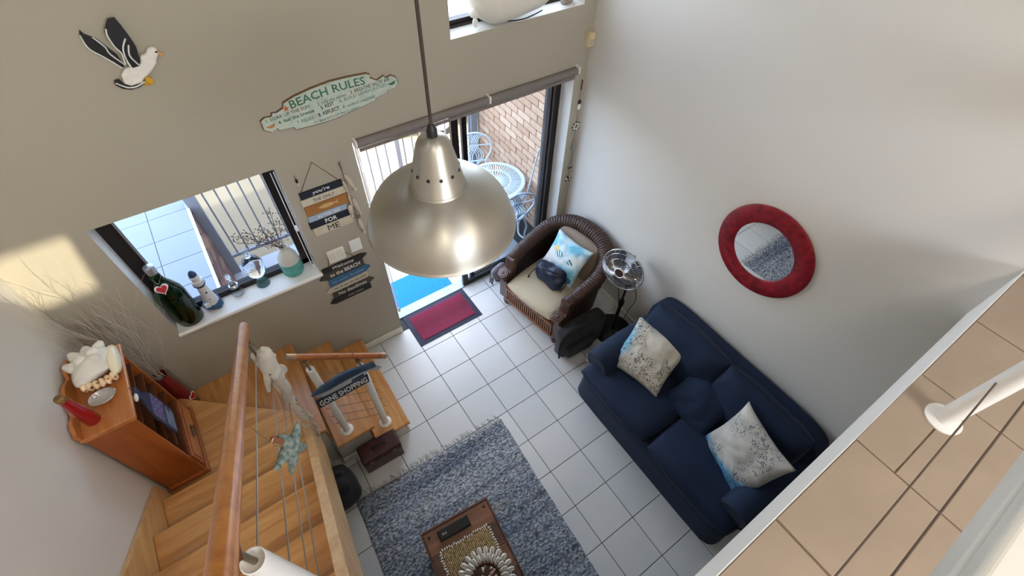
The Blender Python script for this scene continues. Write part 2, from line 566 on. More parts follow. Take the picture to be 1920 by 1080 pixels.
# patio railing
RY = 2.14
rail = thing('patio_railing', 'white painted metal railing with upright bars at patio edge', 'railing', (0, RY, 0))
M_BAR = mat('white_bar_paint_backlit', (150, 150, 156), 0.5, var=0.04)  # white paint greyed in its colour to imitate bars seen against light
bar = MB().box(-0.008, 0.008, -0.008, 0.008, 0.2, 1.09).mesh('bar', M_BAR)
x = -0.83
while x < 2.22:
    if abs(x - 1.22) > 0.04: share('bar', bar, rail, (x, 0, 0))
    x += 0.112
MB().box(-0.93, 2.27, -0.02, 0.02, 0.18, 0.215).obj('bottom_rail', M_BAR, rail)
MB().box(-0.93, 2.27, -0.03, 0.03, 1.08, 1.12).obj('top_rail', M_BAR, rail)
for px, w in ((-0.945, 0.05), (1.215, 0.026), (2.25, 0.045)):
    MB().box(px - w, px + w, -w, w, -0.45 if px > 9 else -0.02, 1.16).obj('post', M_BAR, rail)

# cast white garden table and chairs
M_CAST = mat('white_cast_metal', (212, 226, 236), 0.45, var=0.05)
gt = thing('garden_table', 'round white cast metal garden table with slotted top by brick wall', 'table', (1.95, 1.16, -0.02))
b = MB()
def ring(b, r0, r1, z, h, n=48):
    b.lathe([(r0, z), (r1, z), (r1, z + h), (r0, z + h), (r0, z)], n, cap=False)
ring(b, 0.30, 0.335, 0.69, 0.016); ring(b, 0.17, 0.185, 0.692, 0.012); ring(b, 0.0, 0.045, 0.692, 0.014)
ring(b, 0.335, 0.345, 0.67, 0.03)
b.obj('table_top', M_CAST, gt, 40)
sp = MB().box(0.04, 0.305, -0.0055, 0.0055, 0.692, 0.702).mesh('spoke', M_CAST)
sp2 = MB().box(0.178, 0.305, -0.0045, 0.0045, 0.692, 0.702).mesh('spoke', M_CAST)
for k in range(32):
    share('spoke', sp, gt, rot=(0, 0, 2 * PI * k / 32))
    share('spoke', sp2, gt, rot=(0, 0, 2 * PI * (k + 0.5) / 32))
leg = MB().tube(smooth_path([(0.03, 0, 0.69), (0.09, 0, 0.52), (0.06, 0, 0.34), (0.12, 0, 0.14), (0.24, 0, 0.012)], 5), 0.014, 6).mesh('leg', M_CAST, 40)
for k in range(3): share('leg', leg, gt, rot=(0, 0, 2 * PI * k / 3 + 0.5))

def garden_chair(label, loc, rz):
    # local +x is the front
    c = thing('garden_chair', label, 'chair', loc, rz, 'white cast garden chairs')
    b = MB(); b.lathe([(0.0, 0.43), (0.19, 0.43), (0.20, 0.44), (0.19, 0.45), (0.0, 0.45)], 28); b.obj('seat', M_CAST, c, 40)
    for sx, sy in ((1, 1), (1, -1), (-1, 1), (-1, -1)):
        MB().tube(smooth_path([(0.13 * sx, 0.12 * sy, 0.43), (0.17 * sx, 0.16 * sy, 0.3), (0.15 * sx, 0.15 * sy, 0.15), (0.19 * sx, 0.18 * sy, 0.01)], 4), 0.011, 6).obj('leg', M_CAST, c, 40)
    b = MB()
    b.tube(smooth_path([(-0.16, -0.17, 0.43), (-0.19, -0.14, 0.52), (-0.21, -0.21, 0.66), (-0.23, -0.19, 0.80), (-0.25, -0.09, 0.87), (-0.25, 0, 0.89), (-0.25, 0.09, 0.87), (-0.23, 0.19, 0.80), (-0.21, 0.21, 0.66), (-0.19, 0.14, 0.52), (-0.16, 0.17, 0.43)], 5), 0.012, 6)
    b.obj('back_frame', M_CAST, c, 40)
    b = MB()
    for s in (-1, 1):
        for k in range(4):
            y = 0.025 + 0.03 * k
            b.tube(smooth_path([(-0.18, s * 0.02, 0.46), (-0.205, s * y * 1.0, 0.6), (-0.225, -s * (0.06 - y * 0.8), 0.74), (-0.245, s * (y * 0.8), 0.87)], 4), 0.006, 5)
    b.tube([(-0.19, -0.15, 0.53), (-0.19, 0.15, 0.53)], 0.008, 6)
    b.tube([(-0.225, -0.20, 0.73), (-0.225, 0.20, 0.73)], 0.007, 6)
    b.obj('lattice', M_CAST, c, 40)
    return c
garden_chair('white cast garden chair behind the patio table, in the corner of the brick wall', (1.99, 1.62, -0.02), math.atan2(-0.84, -0.35))
garden_chair('white cast garden chair nearest the house, with its back to the sliding door', (1.95, 0.88, -0.02), math.radians(80))
t = thing('leaning_pole', 'thin white metal stand with curved foot leaning by brick wall', 'stand', (2.17, 0.97, -0.02))
MB().tube([(0, 0, 0.012), (0.02, -0.26, 1.30)], 0.009, 8).obj('pole', M_CAST, t, 40)
MB().tube(smooth_path([(0.1, 0.16, 0.012), (0.0, 0.0, 0.012), (-0.07, -0.12, 0.012), (-0.04, -0.24, 0.012), (0.06, -0.27, 0.012)], 5), 0.012, 8).obj('foot', M_CAST, t, 40)
# blue mat on the patio
M_BLUE = mat('blue_coir', (24, 118, 190), 0.95, var=0.10, scale=40, bump=0.4, bscale=160)
tag(MB().box(0.33, 1.01, 0.605, 1.0, -0.02, -0.004, 0, 0.004).obj('door_mat', M_BLUE, bevel=0.0), 'bright blue doormat outside on the patio, beyond the door track', 'mat')

# parked car beyond the railing
def car():
    M_BODY = mat('silver_car_paint', (205, 208, 212), 0.25, metal=0.4, var=0.02, coat=0.5)
    M_TYRE = mat('black_tyre', (26, 26, 28), 0.85, var=0.1)
    M_CGL = mat('dark_car_glass', (30, 36, 42), 0.08, var=0.0)
    c = thing('car', 'silver car parked on the yard behind the patio railing', 'car', (2.0, 4.75, -0.45), math.radians(-8))
    prof = [(0, 0.22), (-0.02, 0.5), (0.12, 0.72), (0.9, 0.86), (1.55, 1.38), (2.9, 1.42), (3.6, 0.95), (3.95, 0.9), (4.0, 0.5), (3.95, 0.22)]
    M = frame((0, 0.82, 0), (1, 0, 0), (0, 0, 1), (0, -1, 0))
    MB().prism(prof, 1.64, M=M).obj('body', M_BODY, c, 30, bevel=0.06, seg=3)
    for (x0, x1) in ((1.15, 2.1), (2.2, 3.2)):
        MB().prism([(x0 + 0.15, 0.92), (x0 + 0.5, 1.30), (x1 - 0.15, 1.32), (x1, 0.93)], 1.66, M=frame((0, 0.83, 0), (1, 0, 0), (0, 0, 1), (0, -1, 0))).obj('side_window', M_CGL, c)
    MB().box(-0.04, 0.08, -0.7, 0.7, 0.28, 0.42).obj('bumper', M_TYRE, c)
    for sx in (0.75, 3.2):
        for sy in (-0.78, 0.78):
            w = MB().cyl((sx, sy - 0.1, 0.31), (sx, sy + 0.1, 0.31), 0.31, n=24).obj('wheel', M_TYRE, c, 40, bevel=0.03)
            MB().cyl((sx, sy - 0.11, 0.31), (sx, sy + 0.11, 0.31), 0.19, n=16).obj('hub_cap', M_BODY, w, 40)
car()

# ------------------------------------------------------------------ door, windows, blind
d = struct(empty('door_1'))
b = MB()
b.box(DX0, DX0 + 0.012, 0.50, 0.585, 0, DZ); b.box(DX0, DX1, 0.50, 0.585, DZ - 0.05, DZ)
b.obj('door_frame', M_BRONZE, d)
MB().box(2.145, DX1, 0.50, 0.585, 0.0, DZ - 0.05).obj('door_jamb', M_BRONZE, d)
MB().box(DX0, DX1, 0.49, 0.60, -0.02, 0.012).obj('threshold', mat('grey_aluminium_track', (140, 150, 160), 0.4, metal=0.5, var=0.1), d)
def panel(x0, x1, y, name, wl=0.065, wr=0.045, rm=M_BRONZE):
    MB().box(x0, x0 + wl, y - 0.016, y + 0.016, 0.012, DZ - 0.05).obj('left_stile', M_BRONZE, d)
    MB().box(x1 - wr, x1, y - 0.016, y + 0.016, 0.012, DZ - 0.05).obj('right_stile', rm, d)
    MB().box(x0 + wl, x1 - wr, y - 0.016, y + 0.016, 0.012, 0.065).obj('bottom_rail', M_BRONZE, d)
    MB().box(x0 + wl, x1 - wr, y - 0.016, y + 0.016, DZ - 0.1, DZ - 0.05).obj('top_rail', M_BRONZE, d)
    MB().box(x0 + wl, x1 - wr, y - 0.003, y + 0.003, 0.065, DZ - 0.1).obj('glass', M_PANE_D, d)
panel(1.095, 2.105, 0.518, 'sliding', 0.062, 0.045, mat('lit_grey_stile', (92, 94, 98), 0.4, metal=0.3, var=0.1))  # grey colour of the right stile stands for light falling on it
panel(1.215, 2.145, 0.560, 'fixed', 0.045, 0.02)
MB().box(1.115, 1.135, 0.485, 0.502, 0.95, 1.13).obj('door_handle', M_STEEL, d, bevel=0.004)

w = struct(empty('window_1'))
b = MB()
b.box(WX0, WX0 + 0.085, 0.50, 0.56, WZ0, WZ1); b.box(WX1 - 0.075, WX1, 0.50, 0.56, WZ0, WZ1)
b.box(WX0, WX1, 0.50, 0.56, WZ0, WZ0 + 0.05); b.box(WX0, WX1, 0.50, 0.56, WZ1 - 0.05, WZ1)
b.obj('window_frame', M_BRONZE, w)
MB().box(WX0 + 0.085, WX1 - 0.075, 0.527, 0.533, WZ0 + 0.05, WZ1 - 0.05).obj('glass', M_PANE, w)
MB().box(WX0 - 0.012, WX1 + 0.012, YB - 0.03, 0.50, WZ0 - 0.032, WZ0 + 0.002, 0, 0.008).obj('window_sill', M_WHITE, w, bevel=0.004)
w = struct(empty('window_2'))
b = MB()
b.box(UX0, UX0 + 0.05, 0.50, 0.56, UZ0, UZ1); b.box(UX1 - 0.05, UX1, 0.50, 0.56, UZ0, UZ1)
b.box(UX0, UX1, 0.50, 0.56, UZ0, UZ0 + 0.045); b.box(UX0, UX1, 0.50, 0.56, UZ1 - 0.05, UZ1)
b.box(1.60, 1.66, 0.50, 0.56, UZ0, UZ1)
b.obj('window_frame', M_BRONZE, w)
MB().box(UX0, UX1, 0.484, 0.50, UZ0, UZ0 + 0.02).obj('track', M_BRONZE, w)
for x0, x1 in ((UX0 + 0.05, 1.60), (1.66, UX1 - 0.05)):
    MB().box(x0, x1, 0.527, 0.533, UZ0 + 0.045, UZ1 - 0.05).obj('glass', M_PANE_C, w)

M_BLIND = mat('grey_blind_fabric', (128, 120, 116), 0.85, var=0.06, scale=30)
rb = thing('roller_blind', 'grey roller blind rolled up above the sliding door', 'blind', ((DX0 + DX1) / 2, 0.325, DZ))
L = (DX1 - DX0) / 2
MB().cyl((-L + 0.02, 0, -0.005), (L - 0.015, 0, -0.005), 0.031, n=20).obj('roll', M_BLIND, rb, 40)
MB().box(-L + 0.03, L - 0.03, -0.02, -0.008, -0.062, -0.036, 0, 0.003).obj('hem_bar', M_BLIND, rb)
for x in (-L + 0.012, 0.10, L - 0.005):
    MB().box(x - 0.007, x + 0.007, -0.036, 0.024, -0.02, 0.04, 0, 0.004).obj('bracket', M_WHITE, rb)
M_CHAIN = mat('white_bead_chain', (240, 240, 238), 0.4, var=0.0)
b = MB()
for dx in (0.0, 0.018):
    b.tube([(DX0 + 0.012 + dx, 0.362, 2.20), (DX0 + 0.012 + dx, 0.362, 0.35)], 0.0035, 6)
b.sq((DX0 + 0.021, 0.362, 0.33), 0.016, 0.012, 0.035, nu=8, nv=10)
b.obj('pull_chain', M_CHAIN, rb, 40, ).location = (-(DX0 + DX1) / 2, -0.325, -DZ)
t = thing('blind_chain', 'white beaded blind chain hanging down the right side of the left window', 'blind chain', (WX1 - 0.03, 0.42, WZ0 + 0.03))
b = MB()
b.tube(smooth_path([(0.0, 0, 0.9), (0.0, 0, 0.05), (0.010, 0, 0.01), (0.020, 0, 0.05), (0.020, 0, 0.9)], 6), 0.0035, 6)
b.obj('chain', M_CHAIN, t, 40)
MB().sq((0.01, 0, 0.40), 0.016, 0.014, 0.03, nu=8, nv=10).obj('joiner', M_CHAIN, t, 60)
# ------------------------------------------------------------------ staircase
W_TREAD_Y = wood('oak_tread', (172, 110, 54), (216, 164, 102), 1, 0.3, 0.35)
W_TREAD_X = wood('oak_tread_x', (176, 116, 60), (220, 170, 108), 0, 0.3, 0.35)
W_RISER = wood('oak_riser', (136, 80, 42), (176, 116, 66), 1, 0.4)
W_STR = wood('pale_oak_stringer', (190, 142, 88), (228, 188, 132), 1, 0.35, 0.3)
W_RAIL = wood('varnished_handrail', (160, 90, 26), (206, 134, 52), 1, 0.3, 0.25, fine=1.4)
W_RAILX = wood('varnished_handrail_x', (136, 74, 36), (182, 112, 60), 0, 0.3, 0.3, fine=1.4)
M_PLASTER = mat('stair_plaster', (186, 182, 172), 0.8, var=0.04)

st = thing('staircase', 'honey-coloured wooden staircase that turns at the left corner, with pale stringers', 'staircase', (0, 0, 0))
TH = 0.038
MB().box(-0.455, -0.148, -0.682, YB - 0.002, 0.2 - TH, 0.2, 0, 0.006).obj('tread', W_TREAD_Y, st)
MB().box(-0.735, -0.422, -0.645, YB - 0.002, 0.4 - TH, 0.4, 0, 0.006).obj('tread', W_TREAD_Y, st)
MB().prism([(-0.700, YB - 0.002), (XL + 0.002, YB - 0.002), (-0.83, -0.445), (-0.83, -0.565), (-0.738, -0.565)], TH, M=Matrix.Translation((0, 0, 0.6 - TH))).obj('tread', W_TREAD_Y, st, bevel=0.004)
MB().prism([(XL + 0.002, YB - 0.004), (XL + 0.002, -0.70), (-0.83, -0.70), (-0.83, -0.445)], TH, M=Matrix.Translation((0, 0, 0.8 - TH))).obj('tread', W_TREAD_X, st, bevel=0.004)
yn = [-0.655, -0.945, -1.24, -1.545, -1.835, -2.125, -2.415, -2.705, -3.0]
for k, y in enumerate(yn[:-1]):
    z = 1.0 + 0.2 * k
    MB().box(-1.705, -0.83, yn[k + 1] - 0.02, y, z - TH, z, 0, 0.006).obj('tread', W_TREAD_X, st)
    MB().box(-1.705, -0.83, y - 0.035, y - 0.020, z - 0.2, z - TH).obj('riser', W_TREAD_X, st)
for x, y0, z in ((-0.178, -0.65, 0.2), (-0.452, -0.62, 0.4), (-0.742, -0.555, 0.6)):
    MB().box(x - 0.014, x, y0, YB - 0.002, z - 0.2, z - TH).obj('riser', W_RISER, st)
MB().prism([(XL + 0.02, YB - 0.02), (-0.84, -0.46), (-0.84, -0.48), (XL + 0.02, YB - 0.04)], 0.17, M=Matrix.Translation((0, 0, 0.6))).obj('riser', W_RISER, st)
MB().box(-0.46, -0.193, -0.64, YB - 0.003, 0, 0.2 - TH).obj('plaster_core', M_PLASTER, st)
MB().box(-0.75, -0.467, -0.61, YB - 0.003, 0, 0.4 - TH).obj('plaster_core', M_PLASTER, st)
MB().box(XL + 0.001, -0.757, -0.55, YB - 0.003, 0, 0.6 - TH).obj('plaster_core', M_PLASTER, st)
MB().box(XL + 0.001, -0.835, -0.69, -0.55, 0.0, 0.8 - TH).obj('plaster_core', M_PLASTER, st)
for x0, x1, y in ((-0.46, -0.18, -0.642), (-0.757, -0.46, -0.612)):
    MB().box(x0, x1, y - 0.014, y + 0.002, 0, 0.085, 0, 0.003).obj('skirting', M_TRIM, st)
MB().box(-0.176, -0.162, -0.656, YB - 0.015, 0, 0.085, 0, 0.003).obj('skirting', M_TRIM, st)
# stringers: outlines in (y, z), extruded along x
def stringer(x0, x1, pts, m):
    M = frame((x0, 0, 0), (0, 1, 0), (0, 0, 1), (1, 0, 0))
    return MB().prism(pts, x1 - x0, M=M).obj('stringer', m, st, bevel=0.004)
zr = lambda y: 1.25 + 0.75 * (-1.0 - y)
stringer(-0.83, -0.778, [(-0.66, 0.74), (-0.66, zr(-0.70) + 0.0), (-0.74, zr(-0.74)), (-2.75, zr(-2.75)), (-2.75, zr(-2.75) - 0.34), (-0.80, 0.76)], W_STR)
zl = lambda y: 1.03 + 0.745 * (-0.556 - y)
stringer(XL + 0.002, -1.705, [(-0.56, 0.80), (-0.56, zl(-0.556)), (-2.75, zl(-2.75)), (-2.75, zl(-2.75) - 0.45), (-0.66, 0.80)], W_STR)

# railing of the upper flight
M_CAP = mat('brass_end_cap', (176, 150, 120), 0.35, metal=0.7, var=0.08)
zt = lambda y: 1.88 + 0.747 * (-0.42 - y)
ur = thing('stair_railing', 'long varnished wooden handrail rising along the upper stair flight on white posts', 'railing', (-0.8, -0.62, 0.8))
def rel(o, p): return tuple(Vector(o) - Vector(p))
UO = (-0.8, -0.62, 0.8)
d0 = Vector((0, -1, 0.747)).normalized()
p0 = Vector((-0.8, -0.42, zt(-0.42))); p1 = Vector((-0.8, -2.42, zt(-2.42)))
hr = MB().tube([p0 + d0 * 0.02, p1], 0.0285, 20).obj('handrail', W_RAIL, ur, 40); hr.location = rel((0, 0, 0), UO)
hc = MB().tube([p0, p0 + d0 * 0.006, p0 + d0 * 0.035], [0.022, 0.0285, 0.0288], 20).obj('end_cap', M_CAP, ur, 40); hc.location = rel((0, 0, 0), UO)
def post(parent, O, x, y, z0, z1, r=0.029, flange=True, zr_=None, m=M_WHITEP):
    b = MB()
    if flange: b.lathe([(r * 1.9, z0), (r * 1.9, z0 + 0.006), (r * 1.2, z0 + 0.012), (r, z0 + 0.02)], 24, M=Matrix.Translation((x, y, 0)), cap=False)
    b.lathe([(r, z0), (r, z1 - 0.012), (r * 0.9, z1 - 0.010), (r * 0.86, z1 - 0.02), (0.0, z1 - 0.022)], 24, M=Matrix.Translation((x, y, 0)))
    o = b.obj('post', m, parent, 40); o.location = rel((0, 0, 0), O)
    if zr_ is not None:
        s = MB().cyl((x, y, z1 - 0.025), (x, y, zr_), 0.008, n=10)
        s.box(x - 0.018, x + 0.018, y - 0.03, y + 0.03, zr_ - 0.004, zr_)
        so = s.obj('bracket', M_STEEL, o, 40)
post(ur, UO, -0.8, -0.62, 0.8, 1.865, 0.029, False, zt(-0.62) - 0.034)
post(ur, UO, -0.8, -2.03, zr(-2.03) - 0.06, 2.945, 0.029, False, zt(-2.03) - 0.034)
for dz, z1 in ((0.175, 0), (0.405, 0), (0.565, 0), (0.69, 0)):
    a = Vector((-0.8, -0.60, zt(-0.60) - dz)); c = Vector((-0.8, -2.05, zt(-2.05) - dz))
    o = MB().tube([a, c], 0.0028, 6).obj('cable', M_STEEL, ur, 40); o.location = rel((0, 0, 0), UO)

# railing of the lower flight
LO = (-0.32, -0.56, 0.2)
lr = thing('stair_railing', 'short wooden handrail on two white posts beside the bottom steps', 'railing', LO)
q0 = Vector((-0.695, -0.555, 1.635)); q1 = Vector((-0.139, -0.555, 1.132)); dq = (q1 - q0).normalized()
for nm, a, c, r, m in (('handrail', q0 + dq * 0.06, q1 - dq * 0.045, 0.0215, W_RAILX), ('end_cap', q0, q0 + dq * 0.062, 0.0222, M_CAP), ('end_cap', q1 - dq * 0.046, q1, 0.0222, M_CAP)):
    o = MB().tube([a, c], r, 18).obj(nm, m, lr, 40); o.location = rel((0, 0, 0), LO)
zq = lambda x: 1.635 + (x + 0.695) / 0.556 * (1.132 - 1.635)
post(lr, LO, -0.613, -0.55, 0.4, 1.41, 0.027, True, zq(-0.613) - 0.024)
post(lr, LO, -0.322, -0.565, 0.2, 1.185, 0.027, True, zq(-0.322) - 0.024)
for h0, h1 in ((0.94, 0.92), (0.75, 0.73), (0.60, 0.585), (0.45, 0.44), (0.31, 0.30), (0.18, 0.17)):
    pts = [Vector((-0.66, -0.549, 0.4 + h0)), Vector((-0.613, -0.549, 0.4 + h0 - 0.03)), Vector((-0.47, -0.556, 0.3 + (h0 + h1) / 2 - 0.014)), Vector((-0.322, -0.565, 0.2 + h1)), Vector((-0.27, -0.568, 0.2 + h1 - 0.035))]
    o = MB().tube(pts, 0.0026, 6).obj('cable', M_CABLE_D, lr, 40); o.location = rel((0, 0, 0), LO)

# loft railing
FO = (1.235, -2.822, 2.6)
fr_ = thing('loft_railing', 'white loft railing with steel cables standing on the beige loft tiles', 'railing', FO)
def fadd(b, nm, m, sm=None, bv=0.0):
    o = b.obj(nm, m, fr_, sm, bevel=bv); o.location = rel((0, 0, 0), FO); return o
for x in (1.235,):
    b = MB()
    Mx = Matrix.Translation((x, -2.822, 0))
    b.lathe([(0.060, ZL), (0.060, ZL + 0.006), (0.034, ZL + 0.012), (0.031, ZL + 0.03), (0.030, 3.30)], 32, M=Mx)
    fadd(b, 'post', M_WHITEP, 50)
for z in (2.868, 3.115):
    fadd(MB().tube([(0.05, -2.812, z + 0.03), (1.212, -2.803, z)], 0.0028, 8), 'cable', M_CABLE_D, 40)
fadd(MB().box(0.0, XR - 0.005, -2.86, -2.80, 3.275, 3.345, 0, 0.008), 'handrail', M_WHITEP, None, 0.004)
fadd(MB().box(0.0, XR - 0.005, -2.852, -2.808, 3.345, 3.352), 'seam', M_LGROUT)
fadd(MB().box(0.0, XR - 0.005, -2.88, -2.80, 3.352, 3.40, 0, 0.008), 'top_board', M_WHITEP, None, 0.004)

# ------------------------------------------------------------------ pendant lamp
def brushed(name, col, rough, aniso=0.75):
    q = NT(name)
    q.set(Base_Color=lin(col), Metallic=1.0, Roughness=rough)
    q.b.inputs['Anisotropic'].default_value = aniso
    tg = q.n('Tangent'); tg.direction_type = 'RADIAL'; tg.axis = 'Z'
    q.l(tg.outputs[0], q.b.inputs['Tangent'])
    q.b.inputs['Anisotropic Rotation'].default_value = 0.25
    v = q.coord((2, 2, 260))
    nz = q.n('TexNoise', Scale=1.0, Detail=2.0)
    q.l(v, nz.inputs['Vector'])
    q.bump(nz.outputs['Fac'], 0.03, 0.001)
    return q.m
M_ALU = brushed('brushed_aluminium', (190, 187, 179), 0.43)
M_BLACK = mat('black_plastic', (22, 22, 22), 0.45, var=0.1)
pl = thing('pendant_lamp', 'large brushed aluminium dome pendant lamp hanging on a dark cord', 'lamp', (-0.018, -1.545, 3.184))
out = [(0.2165, 0.0), (0.2195, 0.003), (0.2180, 0.0065), (0.2145, 0.009)]
for k in range(13):
    a = k / 12
    ang = math.radians(8 + 74 * a)
    r = 0.2140 - (0.2140 - 0.080) * (0.32 * a + 0.68 * a ** 2.2)
    z = 0.010 + 0.132 * (1 - (1 - a) ** 1.75)
    out.append((r, z))
out += [(0.079, 0.1445), (0.0775, 0.147)]
inn = [(max(r - 0.003, 0.07), z - 0.002) for r, z in reversed(out)]
MB().lathe(out + inn + [out[0]], 64, cap=False).obj('shade', M_ALU, pl, 35)
neck = [(0.0765, 0.140), (0.0765, 0.149), (0.0742, 0.153), (0.062, 0.205), (0.045, 0.270), (0.039, 0.282), (0.028, 0.290), (0.012, 0.293), (0.0, 0.293)]
nk = MB().lathe(neck, 48, cap=False).obj('neck', M_ALU, pl, 35)
ph0 = math.atan2(-2.496 + 1.545, -0.456 + 0.02)
for k in range(12):
    b = MB()
    a = ph0 + (k - 0.5) * 2 * PI / 12 - 0.12
    r = 0.0632
    c = Vector((r * math.cos(a), r * math.sin(a), 0.20)); n = Vector((math.cos(a), math.sin(a), 0.26)).normalized()
    b.cyl(tuple(c - n * 0.002), tuple(c + n * 0.0012), 0.0048, n=10)
    b.obj('vent_hole', M_BLACK, nk, 40)
MB().lathe([(0.0, 0.289), (0.0135, 0.289), (0.0135, 0.308), (0.009, 0.321), (0.005, 0.327)], 16).obj('cord_grip', M_BLACK, pl, 40)
MB().cyl((0, 0, 0.32), (0, 0, ZC - 3.17 - 0.05), 0.0045, n=8).obj('cord', mat('dark_cord', (58, 46, 40), 0.6, var=0.1), pl, 40)
MB().lathe([(0.05, ZC - 3.17), (0.05, ZC - 3.19), (0.02, ZC - 3.24), (0.0, ZC - 3.24)], 20).obj('ceiling_rose', M_ALU, pl, 40)
MB().sq((0, 0, 0.04), 0.03, 0.03, 0.045, nu=10, nv=14).obj('bulb', M_WHITE, pl, 60)
MB().cyl((0, 0, 0.075), (0, 0, 0.125), 0.02, n=14).obj('bulb_holder', M_BLACK, pl, 40)
# ------------------------------------------------------------------ added fill lamps, out of view above the loft behind the camera
M_FILLG = NT('fill_diffuser')
M_FILLG.set(Base_Color=lin((250, 244, 230)), Roughness=0.4, Emission_Color=(1.0, 0.86, 0.66, 1), Emission_Strength=1.5)
M_FILLG = M_FILLG.m
for k, (x, y) in enumerate(((-0.9, -3.6), (1.1, -3.9))):
    t = thing('fill_lamp', ('added round opal fill lamp above the landing at the stair head', 'added round opal fill lamp above the beige loft tiles')[k], 'lamp', (x, y, ZC), 0, 'added fill lamps over the loft')
    MB().lathe([(0.20, 0.0), (0.20, -0.03), (0.19, -0.035), (0.19, 0.0)], 32, cap=False).obj('fill_lamp_rim', M_WHITE, t, 40)
    MB().lathe([(0.188, -0.02), (0.17, -0.055), (0.10, -0.08), (0.0, -0.088)], 32).obj('fill_lamp_shade', M_FILLG, t, 50)
    ld = bpy.data.lights.new('fill_light', 'AREA')
    ld.shape = 'DISK'; ld.size = 0.36; ld.energy = 9; ld.color = (1.0, 0.90, 0.76)
    lo = bpy.data.objects.new('fill_light', ld); COL.objects.link(lo); lo.parent = t; lo.location = (0, 0, -0.1)
# ------------------------------------------------------------------ sofa
def fabric(name, col, rough=0.9, var=0.1, weave=420, strength=0.25, sheen=0.3):
    q = NT(name)
    c = lin(col)
    v = q.coord()
    nz = q.n('TexNoise', Scale=5.0, Detail=5.0)
    q.l(v, nz.inputs['Vector'])
    q.l(q.ramp(nz.outputs['Fac'], [(0.3, tuple(x * (1 - var) for x in c[:3]) + (1,)), (0.7, tuple(min(1, x * (1 + var)) for x in c[:3]) + (1,))]), q.b.inputs['Base Color'])
    q.set(Roughness=rough)
    q.b.inputs['Sheen Weight'].default_value = sheen
    n2 = q.n('TexNoise', Scale=weave, Detail=2.0)
    q.l(v, n2.inputs['Vector'])
    q.bump(n2.outputs['Fac'], strength, 0.002)
    return q.m
M_NAVY = fabric('navy_cotton', (3, 27, 56), 0.85, 0.12, sheen=0.03)
M_NAVYD = fabric('navy_cotton_piping', (3, 17, 36), 0.85, 0.1, sheen=0.0)
def cushion(name, c, hx, hy, hz, m, parent, rot=(0, 0, 0), bulge=0.25, amp=0.012, seed=0.0, pipe=True, n=22, e=0.35):
    # stuffed box cushion: boxy plan, crowned top and soft edges
    vs = []; fs = []
    def corner(u, v):
        # square to rounded square
        k = 0.10
        return u * math.sqrt(1 - k * v * v), v * math.sqrt(1 - k * u * u)
    for side in (1, -1):
        for i in range(n + 1):
            for j in range(n + 1):
                u = math.sin((i / n - 0.5) * PI); v = math.sin((j / n - 0.5) * PI)
                x, y = corner(u, v)
                d = max(1e-6, (1 - abs(u) ** 3.2) * (1 - abs(v) ** 3.2))
                h = d ** e
                z = side * hz * (0.42 * min(1, h * 1.6) + 0.58 * h * (1 + bulge * (1 - u * u) * (1 - v * v)) / (1 + bulge))
                q = Vector((x * hx * 5 + seed, y * hy * 5, side * 2.0 + seed))
                z += side * amp * noise.noise(q) * h
                wr = noise.noise(Vector((x * hx * 14 + seed * 3, y * hy * 14, side))) * amp * 0.5 * h
                vs.append((x * hx + wr, y * hy + wr, z))
    m1 = (n + 1) * (n + 1)
    for s_ in range(2):
        o = s_ * m1
        for i in range(n):
            for j in range(n):
                a = o + i * (n + 1) + j
                fs.append((a, a + 1, a + n + 2, a + n + 1) if s_ else (a, a + n + 1, a + n + 2, a + 1))
    b = MB(Matrix.Translation(c) @ (rot if isinstance(rot, Matrix) else Matrix.Rotation(rot[2], 4, 'Z') @ Matrix.Rotation(rot[1], 4, 'Y') @ Matrix.Rotation(rot[0], 4, 'X')))
    b.add(vs, fs)
    me = b.mesh(name, m)
    bm = bmesh.new(); bm.from_mesh(me)
    bmesh.ops.remove_doubles(bm, verts=bm.verts, dist=1e-4)
    bmesh.ops.recalc_face_normals(bm, faces=bm.faces)
    bm.to_mesh(me); bm.free()
    me.polygons.foreach_set('use_smooth', [True] * len(me.polygons))
    o = bpy.data.objects.new(name, me); COL.objects.link(o)
    if parent is not None: o.parent = parent
    if pipe:
        rim = []
        for k in range(48):
            a = 2 * PI * k / 48
            cu, su = math.cos(a), math.sin(a)
            t = 1 / max(abs(cu), abs(su)); u, v = cu * t, su * t
            x, y = corner(u, v)
            rim.append(b.M @ Vector((x * hx, y * hy, 0)))
        MB().tube(rim, 0.0045, 6, closed=True).obj('piping', M_NAVYD, o, 60)
    return o
SO = (1.82, -2.0, 0.0)
so = thing('sofa', 'navy blue fabric two-seater sofa along the right wall under the round mirror', 'sofa', SO)
def S(x, y, z=0): return (x - SO[0], y - SO[1], z)
# skirted base with soft rounded corners and slight waves
b = MB()
vs = []; fs = []
N = 96
def rrect(t, x0, x1, y0, y1, r):
    a = 2 * PI * t
    cx, cy, hx, hy = (x0 + x1) / 2, (y0 + y1) / 2, (x1 - x0) / 2, (y1 - y0) / 2
    e = 0.16
    cu, su = math.cos(a), math.sin(a)
    return cx + hx * math.copysign(abs(cu) ** e, cu), cy + hy * math.copysign(abs(su) ** e, su)
lev = [(0.005, 0.012), (0.10, 0.006), (0.20, 0.0), (0.30, 0.0), (0.36, -0.03), (0.38, -0.08)]
for z, g in lev:
    for k in range(N):
        x, y = rrect(k / N, 1.335 - g, 2.31, -2.84 - g, -1.17 + g, 0.05)
        w = 0.006 * noise.noise(Vector((x * 9, y * 9, 0))) * (1 - z / 0.4)
        vs.append((x - SO[0] + w, y - SO[1] + w, z))
for i in range(len(lev) - 1):
    for k in range(N):
        fs.append((i * N + k, i * N + (k + 1) % N, (i + 1) * N + (k + 1) % N, (i + 1) * N + k))
fs.append(tuple(range((len(lev) - 1) * N, len(lev) * N)))
